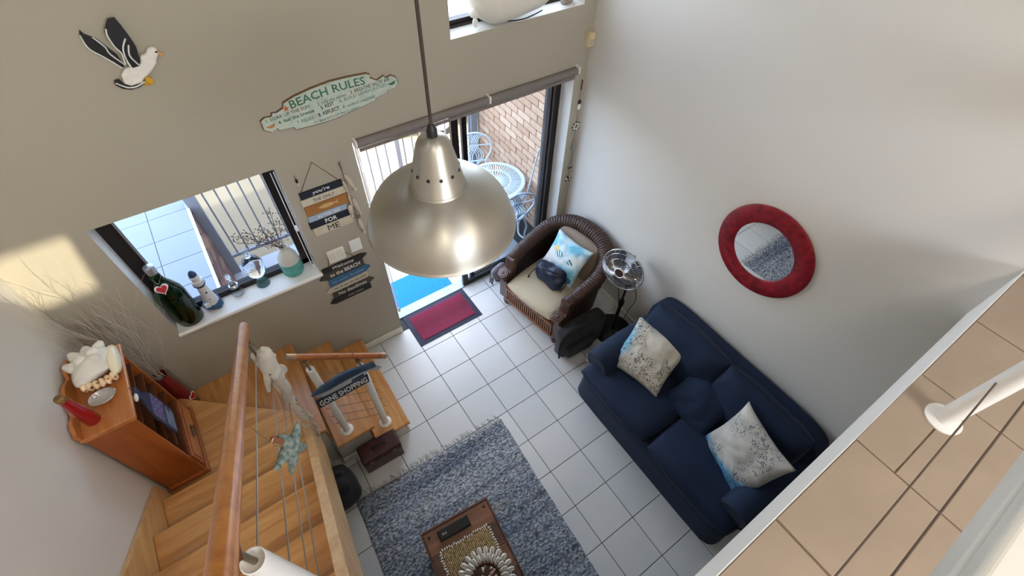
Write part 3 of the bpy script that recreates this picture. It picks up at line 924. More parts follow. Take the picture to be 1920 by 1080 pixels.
b.add(vs, fs)
b.obj('base', M_NAVY, so, 60)
# back: a rounded bolster wall
b = MB(); b.sq(S(2.205, -2.0, 0.46), 0.115, 0.845, 0.41, 0.28, 0.22, 20, 56, amp=0.008, fq=5)
b.obj('backrest', M_NAVY, so, 70)
# rolled arms, front faces rounded
for y, s, sd in ((-1.265, 1, 1), (-2.755, -1, 2)):
    b = MB()
    b.sq(S(1.84, y, 0.34), 0.425, 0.10, 0.30, 0.3, 0.3, 18, 48, amp=0.006, fq=5, seed=sd)
    a = b.obj('arm', M_NAVY, so, 70)
    b = MB()
    b.tube([S(1.415 + 0.0, y, 0.54), S(1.45, y, 0.545), S(1.8, y, 0.555), S(2.15, y, 0.56)], [0.115, 0.128, 0.13, 0.12], 24)
    b.obj('arm_roll', M_NAVY, a, 50, bevel=0.0)
    MB().tube([(p[0], p[1], p[2]) for p in arc(S(1.424, y, 0.54), 0.118, 0, 2 * PI, 28, 'yz')[:-1]], 0.006, 6, closed=True).obj('piping', M_NAVYD, a, 60)
# seat cushions reaching forward past the arms
cushion('seat_cushion', S(1.70, -1.595, 0.42), 0.415, 0.405, 0.105, M_NAVY, so, (0, 0.03, 0), 0.55, 0.024, 1.3)
cushion('seat_cushion', S(1.70, -2.415, 0.42), 0.415, 0.405, 0.105, M_NAVY, so, (0, 0.03, 0.01), 0.55, 0.024, 4.1)
# back cushions leaning on the back
for y, sd, rz in ((-1.62, 2.2, 0.03), (-2.37, 7.7, -0.02)):
    R_ = Matrix.Rotation(rz, 4, 'Z') @ Matrix.Rotation(math.radians(-76), 4, 'Y')
    cushion('back_cushion', S(2.03, y, 0.68), 0.265, 0.395, 0.130, M_NAVY, so, R_, 0.6, 0.026, sd)
# loose cushions
def print_mat(name, base, blue, blue2, dark, seed, th=0.80):
    q = NT(name)
    v = q.coord()
    nz = q.n('TexNoise', Scale=6.0, Detail=4.0)
    mp = q.n('Mapping'); mp.inputs['Location'].default_value = (seed, seed * 2, seed)
    q.l(v, mp.inputs[0]); q.l(mp.outputs[0], nz.inputs['Vector'])
    c1 = q.ramp(nz.outputs['Fac'], [(0.35, lin(base)), (0.62, lin(tuple(int(x * 0.88) for x in base)))])
    n2 = q.n('TexNoise', Scale=3.2, Detail=5.0, Distortion=0.8)
    q.l(mp.outputs[0], n2.inputs['Vector'])
    sx = q.n('SeparateXYZ'); q.l(v, sx.inputs[0])
    # blue coral wash along one edge (printed)
    ad = q.n('Math', operation='MULTIPLY_ADD'); q.l(sx.outputs['X'], ad.inputs[0]); ad.inputs[1].default_value = -2.2; ad.inputs[2].default_value = -0.05
    a2 = q.n('Math', operation='ADD'); q.l(ad.outputs[0], a2.inputs[0]); q.l(n2.outputs['Fac'], a2.inputs[1])
    f1 = q.ramp(a2.outputs[0], [(th, (0, 0, 0, 1)), (th + 0.18, (1, 1, 1, 1))])
    mx = q.n('MixRGB'); q.l(f1, mx.inputs[0]); q.l(c1, mx.inputs[1])
    vo = q.n('TexVoronoi', Scale=38.0); q.l(mp.outputs[0], vo.inputs['Vector'])
    q.l(q.ramp(vo.outputs['Distance'], [(0.2, lin(blue2)), (0.5, lin(blue))]), mx.inputs[2])
    # dark sea-bed engraving
    n3 = q.n('TexNoise', Scale=46.0, Detail=3.0, Distortion=1.6); q.l(mp.outputs[0], n3.inputs['Vector'])
    n4 = q.n('TexNoise', Scale=4.3, Detail=2.0); q.l(mp.outputs[0], n4.inputs['Vector'])
    mu = q.n('Math', operation='MULTIPLY')
    q.l(q.ramp(n3.outputs['Fac'], [(0.54, (0, 0, 0, 1)), (0.60, (1, 1, 1, 1))]), mu.inputs[0])
    q.l(q.ramp(n4.outputs['Fac'], [(0.46, (0, 0, 0, 1)), (0.56, (1, 1, 1, 1))]), mu.inputs[1])
    m2 = q.n('MixRGB'); q.l(mu.outputs[0], m2.inputs[0]); q.l(mx.outputs[0], m2.inputs[1]); m2.inputs[2].default_value = lin(dark)
    q.l(m2.outputs[0], q.b.inputs['Base Color'])
    q.set(Roughness=0.9)
    q.bump(nz.outputs['Fac'], 0.2, 0.006)
    return q.m
def throw(name, label, M, h, hz, m, seed, group=None, cat='cushion', pinch=0.10, back=None):
    # knife-edge cushion: pointed corners, edges drawn in; local +z faces up
    n = 30; vs = []; fs = []
    for side in (1, -1):
        for i in range(n + 1):
            for j in range(n + 1):
                u = i / n * 2 - 1; v = j / n * 2 - 1
                x = u * h * (1 - pinch * (1 - v * v)) ; y = v * h * (1 - pinch * (1 - u * u))
                d = max(0, (1 - u * u) * (1 - v * v))
                z = side * hz * d ** 0.45
                e = 1 - d
                z += side * 0.010 * noise.noise(Vector((x * 16 + seed, y * 16, seed))) * min(1, d * 6)
                z += 0.014 * noise.noise(Vector((x * 7 + seed * 2, y * 7, 3.3))) 
                vs.append((x, y, z))
    m1 = (n + 1) ** 2
    for s_ in range(2):
        o = s_ * m1
        for i in range(n):
            for j in range(n):
                a = o + i * (n + 1) + j
                fs.append((a, a + n + 1, a + n + 2, a + 1) if s_ == 0 else (a, a + 1, a + n + 2, a + n + 1))
    b = MB(); b.add(vs, fs)
    me = b.mesh(name, m)
    bm = bmesh.new(); bm.from_mesh(me); bmesh.ops.remove_doubles(bm, verts=bm.verts, dist=2e-4); bmesh.ops.recalc_face_normals(bm, faces=bm.faces); bm.to_mesh(me); bm.free()
    me.polygons.foreach_set('use_smooth', [True] * len(me.polygons))
    o = bpy.data.objects.new(name, me); COL.objects.link(o)
    o.matrix_world = M
    return tag(o, label, cat, group)
def axes(c, x, n):
    # matrix with +z along n and +x as close as possible to x
    n = Vector(n).normalized(); x = Vector(x); x = (x - n * x.dot(n)).normalized(); y = n.cross(x)
    return frame(c, x, y, n)
M_P1 = print_mat('sea_print_grey', (214, 208, 194), (120, 176, 200), (70, 130, 160), (74, 74, 72), 1.7)
M_P2 = print_mat('sea_print_blue', (206, 200, 190), (62, 136, 172), (34, 92, 128), (104, 108, 110), 5.1, 0.68)
throw('throw_cushion', 'square navy cushion wedged between the two seat cushions and the sofa back', axes((1.86, -2.02, 0.60), (0, 1, 0.1), (-0.62, 0.05, 0.78)), 0.23, 0.065, M_NAVY, 3.0)
throw('throw_cushion', 'pale sea-print cushion leaning on the sofa arm nearest the fan', axes((1.765, -1.50, 0.67), (0.25, -0.95, -0.05), (-0.52, -0.22, 0.82)), 0.25, 0.075, M_P1, 11.0, 'sea-print cushions on the sofa')
throw('throw_cushion', 'pale cushion with blue coral print leaning on the sofa arm nearest the loft', axes((1.75, -2.50, 0.705), (0.46, -0.10, 0.88), (-0.82, 0.31, 0.46)), 0.27, 0.085, M_P2, 17.0, 'sea-print cushions on the sofa')

# ------------------------------------------------------------------ wicker armchair (local +x is its front)
def wicker(name, col, col2, sx=70, sy=70):
    q = NT(name)
    v = q.coord()
    w1 = q.n('TexWave', Scale=sx / 3.0, Distortion=1.5); w1.bands_direction = 'Z'
    w2 = q.n('TexWave', Scale=sy / 4.0, Distortion=1.0); w2.bands_direction = 'DIAGONAL'
    q.l(v, w1.inputs['Vector']); q.l(v, w2.inputs['Vector'])
    mu = q.n('Math', operation='MULTIPLY'); q.l(w1.outputs['Fac'], mu.inputs[0]); q.l(w2.outputs['Fac'], mu.inputs[1])
    q.l(q.ramp(mu.outputs[0], [(0.1, lin(col2)), (0.7, lin(col))]), q.b.inputs['Base Color'])
    q.set(Roughness=0.5)
    q.bump(mu.outputs[0], 0.6, 0.006)
    return q.m
M_WICK = wicker('brown_wicker', (78, 52, 40), (28, 18, 15))
M_WCOIL = mat('wicker_strand', (64, 43, 35), 0.45, var=0.22, scale=24, bump=0.3, bscale=80)
M_DWOOD = wood('dark_carved_wood', (56, 34, 26), (86, 56, 44), 2, 0.35, 0.3)
M_SLAT = wood('brown_slat', (104, 66, 42), (142, 94, 62), 2, 0.4)
M_CREAM = fabric('cream_cotton', (190, 178, 152), 0.9, 0.06)
M_TAUPE = fabric('taupe_cotton', (138, 122, 106), 0.9, 0.08)
ch = thing('wicker_armchair', 'dark brown wicker armchair with rolled arms and cream seat cushion in the corner', 'armchair', (1.79, -0.225, 0), math.radians(189.8))
path = smooth_path([(0.30, 0.375, 0.615), (0.12, 0.395, 0.635), (-0.10, 0.405, 0.675), (-0.28, 0.36, 0.745), (-0.395, 0.21, 0.81), (-0.43, 0.0, 0.835), (-0.395, -0.21, 0.81), (-0.28, -0.36, 0.745), (-0.10, -0.405, 0.675), (0.12, -0.395, 0.635), (0.30, -0.375, 0.615)], 18)
npth = len(path)
# coiled roll: a strand wound round, ridges are real
pp = []; rr = []
for i in range(npth - 1):
    for k in range(2):
        pp.append(path[i].lerp(path[i + 1], k / 2)) 
for i in range(len(pp)):
    t = i / (len(pp) - 1)
    base = 0.058 + 0.022 * math.sin(PI * t) ** 1.5
    rr.append(base + 0.0065 * abs(math.sin(PI * i / 5.0)) - 0.002)
MB().tube(pp, rr, 18).obj('rolled_arm_and_back', M_WCOIL, ch, 80)
# woven shell under the roll
b = MB(); vs = []; fs = []
k = len(path)
for i in range(k):
    p = path[i]; t = (path[min(i + 1, k - 1)] - path[max(i - 1, 0)]); n = Vector((t.y, -t.x, 0)).normalized()
    c = Vector((p.x, p.y, 0))
    inn = c - n * 0.0
    for z, o in ((p.z - 0.02, 0.028), (0.10, 0.014), (0.10, -0.012), (p.z - 0.02, -0.02)):
        q = c + n * (-o)
        sc = 1.0 if z > 0.2 else 0.95
        vs.append((q.x * sc, q.y * sc, z))
for i in range(k - 1):
    for j in range(4):
        a = i * 4 + j; a2 = i * 4 + (j + 1) % 4
        fs.append((a, a2, a2 + 4, a + 4))
fs.append((0, 1, 2, 3)); fs.append(tuple((k - 1) * 4 + j for j in (3, 2, 1, 0)))
b.add(vs, fs); b.obj('woven_shell', M_WICK, ch, 40)
MB().box(-0.36, 0.36, -0.34, 0.34, 0.26, 0.31).obj('seat_base', M_DWOOD, ch)
for y in (0.375, -0.375):
    M = frame((0, y + 0.055, 0), (1, 0, 0), (0, 0, 1), (0, -1, 0))
    prof = [(0.26, 0.655)] + [(0.285 + 0.035 * math.sin(a), 0.63 + 0.035 * math.cos(a)) for a in [0.2 * q for q in range(0, 9)]] + [(0.315, 0.585), (0.318, 0.545), (0.335, 0.515), (0.37, 0.50), (0.41, 0.495), (0.435, 0.475), (0.438, 0.44), (0.42, 0.41), (0.395, 0.40), (0.39, 0.10), (0.30, 0.10), (0.26, 0.55)]
    fp = MB().prism(prof, 0.11, M=M).obj('arm_front', M_DWOOD, ch, 35, bevel=0.008, seg=3)
    ax = Vector((0.5, 0, 0.86)).normalized()
    c = Vector((0.395, y, 0.497))
    b = MB()
    b.cyl(c - ax * 0.02, c + ax * 0.012, 0.056, n=28)
    b.cyl(c + ax * 0.012, c + ax * 0.017, 0.044, 0.040, n=28)
    b.cyl(c + ax * 0.017, c + ax * 0.026, 0.020, 0.012, n=20)
    b.obj('rosette', M_DWOOD, fp, 35, bevel=0.003)
    o = MB().lathe([(0.022, 0.10), (0.034, 0.085), (0.036, 0.06), (0.028, 0.02), (0.022, 0.0)], 16, M=Matrix.Translation((0.36, y * 0.93, 0))); o.obj('foot', M_DWOOD, ch, 50)
    MB().lathe([(0.022, 0.10), (0.030, 0.06), (0.022, 0.0)], 14, M=Matrix.Translation((-0.30, y * 0.75, 0))).obj('foot', M_DWOOD, ch, 50)
MB().box(0.375, 0.415, -0.33, 0.33, 0.115, 0.145, 0, 0.006).obj('bottom_rail', M_SLAT, ch)
MB().box(0.375, 0.415, -0.33, 0.33, 0.295, 0.325, 0, 0.006).obj('top_rail', M_SLAT, ch)
sl = MB().box(-0.006, 0.006, -0.0075, 0.0075, 0.14, 0.30, 0, 0.003).mesh('slat', M_SLAT)
for k in range(23): share('slat', sl, ch, (0.398, -0.315 + k * 0.63 / 22, 0))
MB().box(0.365, 0.375, -0.33, 0.33, 0.13, 0.31).obj('shadow_board', M_DWOOD, ch)
cushion('seat_cushion', (0.06, 0, 0.375), 0.375, 0.315, 0.08, M_CREAM, ch, (0, -0.04, 0), 0.3, 0.010, 2.0, pipe=False)
Rb = Matrix.Rotation(math.radians(72), 4, 'Y')
cushion('back_cushion', (-0.27, 0, 0.60), 0.23, 0.27, 0.07, M_TAUPE, ch, Rb, 0.4, 0.01, 5.0, pipe=False)

# seaside-print cushion on the chair
def fish_print():
    q = NT('sailing_print')
    v = q.coord()
    nz = q.n('TexNoise', Scale=5.0, Detail=3.0); q.l(v, nz.inputs['Vector'])
    base = q.ramp(nz.outputs['Fac'], [(0.38, lin((236, 238, 236))), (0.50, lin((206, 228, 236))), (0.62, lin((120, 196, 222)))])
    sx = q.n('SeparateXYZ'); q.l(v, sx.inputs[0])
    cur = base
    wv = q.n('TexWave', Scale=14.0); wv.bands_direction = 'DIAGONAL'; q.l(v, wv.inputs['Vector'])
    st_ = q.ramp(wv.outputs['Fac'], [(0.45, lin((34, 140, 160))), (0.55, lin((226, 240, 240)))])
    for (x0, y0, a, bb, col) in ((-0.06, 0.03, 0.055, 0.038, None), (0.09, 0.02, 0.036, 0.03, None), (0.05, -0.10, 0.03, 0.018, (40, 120, 160)), (0.12, -0.16, 0.07, 0.04, (60, 130, 175)), (-0.12, 0.06, 0.03, 0.03, (230, 214, 150))):
        dx = q.n('Math', operation='SUBTRACT'); q.l(sx.outputs['X'], dx.inputs[0]); dx.inputs[1].default_value = x0
        dy = q.n('Math', operation='SUBTRACT'); q.l(sx.outputs['Y'], dy.inputs[0]); dy.inputs[1].default_value = y0
        d1 = q.n('Math', operation='DIVIDE'); q.l(dx.outputs[0], d1.inputs[0]); d1.inputs[1].default_value = a
        d2 = q.n('Math', operation='DIVIDE'); q.l(dy.outputs[0], d2.inputs[0]); d2.inputs[1].default_value = bb
        p1 = q.n('Math', operation='POWER'); q.l(d1.outputs[0], p1.inputs[0]); p1.inputs[1].default_value = 2
        p2 = q.n('Math', operation='POWER'); q.l(d2.outputs[0], p2.inputs[0]); p2.inputs[1].default_value = 2
        s = q.n('Math', operation='ADD'); q.l(p1.outputs[0], s.inputs[0]); q.l(p2.outputs[0], s.inputs[1])
        lt = q.n('Math', operation='LESS_THAN'); q.l(s.outputs[0], lt.inputs[0]); lt.inputs[1].default_value = 1.0
        mx = q.n('MixRGB'); q.l(lt.outputs[0], mx.inputs[0]); q.l(cur, mx.inputs[1])
        if col: mx.inputs[2].default_value = lin(col)
        else: q.l(st_, mx.inputs[2])
        cur = mx.outputs[0]
    q.l(cur, q.b.inputs['Base Color']); q.set(Roughness=0.85)
    q.bump(nz.outputs['Fac'], 0.15, 0.006)
    return q.m
throw('throw_cushion', 'white and turquoise seaside-print cushion standing on the wicker armchair', axes((1.90, -0.20, 0.62), (0.12, -0.98, 0.0), (-0.80, -0.16, 0.60)), 0.225, 0.07, fish_print(), 23.0)

# navy handbag on the seat
M_BAG = mat('navy_leather', (32, 42, 64), 0.42, var=0.15, scale=14, bump=0.35, bscale=26, bdist=0.006)
hb = thing('handbag', 'dark navy leather drawstring handbag on the cream seat of the wicker armchair', 'bag', (1.70, -0.24, 0.45), math.radians(10))
b = MB()
b.sq((0, 0, 0.10), 0.10, 0.165, 0.115, 0.75, 0.7, 20, 34, amp=0.034, fq=8, seed=3)
b.obj('bag_body', M_BAG, hb, 70)
MB().tube(smooth_path([(-0.03, 0.12, 0.18), (-0.08, 0.06, 0.225), (-0.06, -0.05, 0.23), (0.0, -0.12, 0.19)], 6), 0.007, 8).obj('strap', M_BAG, hb, 60)
MB().tube(smooth_path([(-0.03, 0.12, 0.17), (-0.10, 0.16, 0.10), (-0.12, 0.185, 0.03)], 6), 0.0045, 6).obj('drawstring', M_BLACK, hb, 60)
MB().cyl((-0.12, 0.185, 0.035), (-0.125, 0.19, -0.002), 0.006, 0.011, 10).obj('tassel', M_BLACK, hb, 40)
MB().tube(smooth_path([(0.08, -0.12, 0.10), (0.03, -0.175, 0.05), (-0.05, -0.17, 0.02)], 5), 0.006, 6).obj('tab', M_BAG, hb, 60)

# grey shawl folded over the arm front nearest the door
M_SHAWL = fabric('grey_knit', (128, 126, 138), 0.95, 0.14, weave=260, strength=0.5)
sh = thing('shawl', 'grey knitted shawl with dark fringe hanging over the armchair corner by the door', 'shawl', (1.345, 0.178, 0.0))
b = MB(); b.sq((0.0, 0.0, 0.41), 0.085, 0.040, 0.095, 0.8, 0.8, 16, 28, amp=0.022, fq=13, seed=6)
b.obj('cloth', M_SHAWL, sh, 60)
b = MB(); b.sq((0.035, 0.02, 0.36), 0.07, 0.030, 0.13, 0.7, 0.8, 14, 24, amp=0.016, fq=15, seed=9)
b.obj('cloth_fold', M_SHAWL, sh, 60)
b = MB()
for k in range(22):
    x = -0.075 + k * 0.0062; y = random.uniform(-0.01, 0.03)
    b.tube(smooth_path([(x, y, 0.37), (x - 0.012 + random.uniform(-.006, .006), y + 0.012, 0.31), (x - 0.004 + random.uniform(-.014, .014), y + random.uniform(-.012, .02), 0.245 + random.uniform(-.02, .02))], 3), 0.0035, 5)
stuff(b.obj('fringe', mat('dark_grey_fringe', (52, 52, 60), 0.9, var=0.2, scale=40), sh, 60))

# black bag leaning on the side of the armchair
M_BCLOTH = fabric('black_nylon', (12, 12, 14), 0.8, 0.12, weave=300, strength=0.15, sheen=0.1)
bb = thing('backpack', 'large black fabric bag leaning on the side of the wicker armchair, by the fan', 'bag', (1.66, -0.80, 0.0), math.radians(-2))
b = MB(); b.sq((0, 0, 0.225), 0.27, 0.075, 0.225, 0.35, 0.4, 20, 40, amp=0.02, fq=6, seed=8)
b.obj('bag_body', M_BCLOTH, bb, 70)
b = MB(); b.sq((-0.04, -0.075, 0.15), 0.17, 0.035, 0.12, 0.4, 0.4, 14, 28, amp=0.01, fq=7, seed=2); b.obj('front_pocket', M_BCLOTH, bb, 70)
MB().tube(smooth_path([(-0.08, 0, 0.44), (-0.06, 0, 0.48), (0.06, 0, 0.48), (0.08, 0, 0.44)], 5), 0.01, 8).obj('handle', M_BCLOTH, bb, 60)
MB().tube(smooth_path([(-0.24, -0.02, 0.38), (-0.285, -0.05, 0.25), (-0.275, -0.06, 0.08)], 5), 0.010, 8).obj('strap', M_BCLOTH, bb, 60)

# small white packet on the tiles
t = thing('paper_packet', 'small crumpled white packet on the floor tiles between armchair and sofa', 'packet', (1.70, -0.985, 0))
MB().sq((0, 0, 0.026), 0.045, 0.035, 0.026, 0.5, 0.5, 8, 14, amp=0.012, fq=22).obj('packet', M_WHITE, t)
MB().sq((-0.055, -0.02, 0.014), 0.03, 0.028, 0.014, 0.4, 0.4, 6, 12, amp=0.008, fq=26, seed=4).obj('loose_flap', M_WHITE, t)

# ------------------------------------------------------------------ pedestal fan
M_CHROME = mat('chrome_wire', (205, 208, 212), 0.18, metal=1.0, var=0.0)
M_BLADE = mat('smoky_fan_blade', (92, 92, 98), 0.3, metal=0.6, var=0.05)
fan = thing('pedestal_fan', 'chrome pedestal fan on a black round base between armchair and sofa', 'fan', (2.10, -0.86, 0))
MB().lathe([(0.20, 0.0), (0.20, 0.012), (0.19, 0.022), (0.08, 0.035), (0.035, 0.05), (0.03, 0.09), (0.0, 0.09)], 36).obj('base', M_BLACK, fan, 40)
MB().tube([(0, 0, 0.05), (0, 0, 0.46)], 0.018, 14).obj('outer_pole', M_BLACK, fan, 40)
MB().lathe([(0.024, 0.44), (0.028, 0.46), (0.028, 0.50), (0.022, 0.52)], 14).obj('collar', M_BLACK, fan, 40)
MB().tube([(0, 0, 0.5), (0, 0, 0.86)], 0.012, 12).obj('inner_pole', M_BLACK, fan, 40)
hn = Vector((-0.955, -0.25, 0.14)).normalized()
hx = Vector((0, 0, 1)).cross(hn).normalized(); hy = hn.cross(hx)
HC = Vector((-0.075, 0.05, 0.965))
HM = frame(HC, hx, hy, hn)          # local z = blowing direction
MB().box(-0.035, 0.035, -0.06, 0.05, -0.02, 0.10, 0, 0.01, Matrix.Translation((0.0, 0.0, 0.80))).obj('control_box', M_BLACK, fan)
b = MB(HM); b.lathe([(0.0, -0.19), (0.04, -0.185), (0.062, -0.15), (0.066, -0.09), (0.05, -0.055), (0.0, -0.05)], 26); b.obj('motor', M_CHROME, fan, 40)
b = MB(HM); b.cyl((0, 0.02, -0.20), (0, 0.05, -0.19), 0.012, n=10); b.obj('oscillation_knob', M_BLACK, fan, 40)
hubm = MB(HM); hubm.lathe([(0.0, -0.05), (0.035, -0.045), (0.035, 0.0), (0.02, 0.015), (0.0, 0.015)], 20); hub = hubm.obj('hub', M_BLADE, fan, 40)
for k in range(3):
    b = MB(HM @ Matrix.Rotation(2 * PI * k / 3 + 0.4, 4, 'Z'))
    vs = []; fs = []; n = 10
    for i in range(n + 1):
        r = 0.03 + 0.155 * i / n
        w = 0.30 + 0.42 * math.sin(PI * min(1, (i + 2) / (n + 3)) * 0.75)
        for j in range(5):
            a = (j / 4 - 0.5) * 2 * w
            vs.append((r * math.cos(a), r * math.sin(a), -0.022 + 0.028 * (j / 4 - 0.5)))
    m1 = len(vs); vs += [(x, y, z - 0.002) for x, y, z in vs]
    for i in range(n):
        for j in range(4):
            a = i * 5 + j; fs.append((a, a + 1, a + 6, a + 5)); fs.append((a + m1, a + 5 + m1, a + 6 + m1, a + 1 + m1))
    b.add(vs, fs); b.obj('blade', M_BLADE, hub, 60)
b = MB(HM)
R0 = 0.205
for s, zc in ((1, 0.055), (-1, -0.06)):
    for k in range(54):
        a0 = 2 * PI * k / 54
        pts = []
        for i in range(7):
            t = i / 6
            r = 0.045 + (R0 - 0.045) * t
            a = a0 + 0.22 * (1 - t) * s
            z = zc * (1 - t ** 2.4) + (0.0 if s > 0 else -0.004)
            pts.append((r * math.cos(a), r * math.sin(a), z))
        b.tube(pts, 0.0013, 4, cap=False)
for r, z in ((0.13, 0.036), (0.13, -0.042), (0.175, 0.018)):
    b.tube(arc((0, 0, z), r, 0, 2 * PI, 48)[:-1], 0.0018, 5, closed=True)
stuff(b.obj('grille_wires', M_CHROME, fan, 60))
b = MB(HM); b.tube(arc((0, 0, -0.002), R0, 0, 2 * PI, 56)[:-1], 0.0052, 8, closed=True); b.obj('rim', M_CHROME, fan, 60)
b = MB(HM); b.lathe([(0.046, 0.050), (0.052, 0.060), (0.046, 0.068), (0.040, 0.062)], 28, cap=False); rg = b.obj('badge_ring', M_WHITE, fan, 60)
b = MB(HM); b.lathe([(0.0, 0.060), (0.042, 0.058), (0.042, 0.063), (0.0, 0.066)], 24); b.obj('badge', mat('fan_badge', (60, 34, 30), 0.4, var=0.2, scale=40), rg, 60)
MB().tube(smooth_path([(0.03, -0.03, 0.84), (0.06, -0.10, 0.6), (0.07, -0.06, 0.35), (0.0, -0.08, 0.16), (-0.05, -0.18, 0.03), (-0.14, -0.21, 0.006)], 8), 0.0035, 6).obj('cord', M_BLACK, fan, 60)
MB().tube(smooth_path([(-0.02, 0.04, 0.84), (-0.05, 0.05, 0.7), (-0.02, 0.02, 0.5)], 6), 0.0035, 6).obj('cord', M_BLACK, fan, 60)
b = MB()
for d in (0.0, 0.018):
    b.tube(smooth_path([(0.12 + d, -0.02, 0.012), (0.06 + d, -0.12, 0.02), (-0.06 + d, -0.20, 0.012), (-0.20 + d, -0.23 - d, 0.006), (-0.30, -0.25, 0.006)], 6), 0.0032, 6)
c = tag(b.obj('extension_lead', M_WHITE, None, 60), 'pale electric lead lying on the tiles beside the fan base', 'cord'); c.location = (2.0, -0.84, 0.022)

# ------------------------------------------------------------------ round mirror with red frame
q = NT('red_velvet_lacquer')
v = q.coord(); nz = q.n('TexNoise', Scale=26.0, Detail=6.0); q.l(v, nz.inputs['Vector'])
q.l(q.ramp(nz.outputs['Fac'], [(0.3, lin((96, 8, 20))), (0.7, lin((158, 22, 40)))]), q.b.inputs['Base Color']); q.set(Roughness=0.45)
q.bump(nz.outputs['Fac'], 0.2, 0.003)
M_RED = q.m
mi = thing('mirror', 'round wall mirror with a wide dark red frame above the navy sofa', 'mirror', (XR - 0.001, -1.665, 1.797))
MM = frame((0, 0, 0), (0, 1, 0), (0, 0, 1), (-1, 0, 0)) @ Matrix.Identity(4)
MM = Matrix(((0, 0, -1, 0), (1, 0, 0, 0), (0, 1, 0, 0), (0, 0, 0, 1)))
b = MB(MM); b.lathe([(0.222, 0.0), (0.345, 0.0), (0.353, 0.006), (0.353, 0.016), (0.345, 0.022), (0.23, 0.022), (0.222, 0.016), (0.222, 0.0)], 72, cap=False); b.obj('mirror_frame', M_RED, mi, 40)
b = MB(MM); b.lathe([(0.0, 0.001), (0.2225, 0.001), (0.2225, 0.0125), (0.0, 0.0125)], 72); b.obj('mirror_glass', mat('mirror_silver', (235, 238, 238), 0.01, metal=1.0, var=0.0), mi)

# ------------------------------------------------------------------ rug
RA = math.radians(-3.0)
RU = Vector((0.575, -1.03, 0.0))        # its corner nearest the sofa and the door
rug = thing('rug', 'woven blue-grey rag rug with striped bands and fringe on the white tiles', 'rug', RU, RA)
RW, RL = 1.385, 1.95
q = NT('rag_rug_weave')
v = q.coord((1, 1, 1))
sx = q.n('SeparateXYZ'); q.l(v, sx.inputs[0])
def comb(xs, ys):
    c = q.n('CombineXYZ')
    a = q.n('Math', operation='MULTIPLY'); q.l(sx.outputs['X'], a.inputs[0]); a.inputs[1].default_value = xs
    d = q.n('Math', operation='MULTIPLY'); q.l(sx.outputs['Y'], d.inputs[0]); d.inputs[1].default_value = ys
    q.l(a.outputs[0], c.inputs[0]); q.l(d.outputs[0], c.inputs[1]); return c.outputs[0]
band = q.n('TexNoise', Scale=1.0, Detail=3.0, Roughness=0.7); q.l(comb(0.5, 9.0), band.inputs['Vector'])
strand = q.n('TexNoise', Scale=1.0, Detail=2.0); q.l(comb(30, 85), strand.inputs['Vector'])
knot = q.n('TexVoronoi', Scale=1.0); q.l(comb(46, 80), knot.inputs['Vector'])
c1 = q.ramp(band.outputs['Fac'], [(0.30, lin((108, 120, 138))), (0.40, lin((150, 160, 172))), (0.48, lin((172, 172, 172))), (0.54, lin((140, 154, 170))), (0.60, lin((170, 164, 156))), (0.68, lin((120, 150, 184)))])
c2 = q.ramp(strand.outputs['Fac'], [(0.34, lin((34, 42, 58))), (0.46, lin((140, 148, 158))), (0.62, lin((220, 224, 226)))])
mx = q.n('MixRGB'); mx.blend_type = 'OVERLAY'; mx.inputs[0].default_value = 0.75
q.l(c1, mx.inputs[1]); q.l(c2, mx.inputs[2])
kc = q.ramp(knot.outputs['Distance'], [(0.35, (1, 1, 1, 1)), (0.72, (0.10, 0.11, 0.14, 1))])
m2 = q.n('MixRGB'); m2.blend_type = 'MULTIPLY'; m2.inputs[0].default_value = 0.85
q.l(mx.outputs[0], m2.inputs[1]); q.l(kc, m2.inputs[2])
# zigzag figure in some of the bands
ab = q.n('Math', operation='PINGPONG'); q.l(sx.outputs['X'], ab.inputs[0]); ab.inputs[1].default_value = 0.055
ay = q.n('Math', operation='ADD'); q.l(sx.outputs['Y'], ay.inputs[0]); q.l(ab.outputs[0], ay.inputs[1])
zz = q.n('Math', operation='PINGPONG'); q.l(ay.outputs[0], zz.inputs[0]); zz.inputs[1].default_value = 0.02
zl_ = q.n('Math', operation='LESS_THAN'); q.l(zz.outputs[0], zl_.inputs[0]); zl_.inputs[1].default_value = 0.005
bn = q.n('TexNoise', Scale=1.0, Detail=0.0); q.l(comb(0.0, 5.2), bn.inputs['Vector'])
bl = q.n('Math', operation='GREATER_THAN'); q.l(bn.outputs['Fac'], bl.inputs[0]); bl.inputs[1].default_value = 0.50
zm = q.n('Math', operation='MULTIPLY'); q.l(zl_.outputs[0], zm.inputs[0]); q.l(bl.outputs[0], zm.inputs[1])
zs = q.n('Math', operation='MULTIPLY'); q.l(zm.outputs[0], zs.inputs[0]); zs.inputs[1].default_value = 0.6
m3 = q.n('MixRGB'); q.l(zs.outputs[0], m3.inputs[0]); q.l(m2.outputs[0], m3.inputs[1]); m3.inputs[2].default_value = lin((38, 44, 58))
b2 = q.n('TexNoise', Scale=1.0, Detail=2.0); q.l(comb(0.7, 17.0), b2.inputs['Vector'])
m4 = q.n('MixRGB'); m4.blend_type = 'MULTIPLY'; m4.inputs[0].default_value = 1.0
q.l(m3.outputs[0], m4.inputs[1]); q.l(q.ramp(b2.outputs['Fac'], [(0.36, (0.42, 0.45, 0.52, 1)), (0.50, (0.85, 0.86, 0.88, 1)), (0.64, (1, 1, 1, 1))]), m4.inputs[2])
hs_ = q.n('Gamma'); q.l(m4.outputs[0], hs_.inputs[0]); hs_.inputs[1].default_value = 0.70
q.l(hs_.outputs[0], q.b.inputs['Base Color']); q.set(Roughness=0.95)
q.bump(knot.outputs['Distance'], 0.5, 0.006)
M_RUG = q.m
nx, ny = 115, 155
vs = []; fs = []
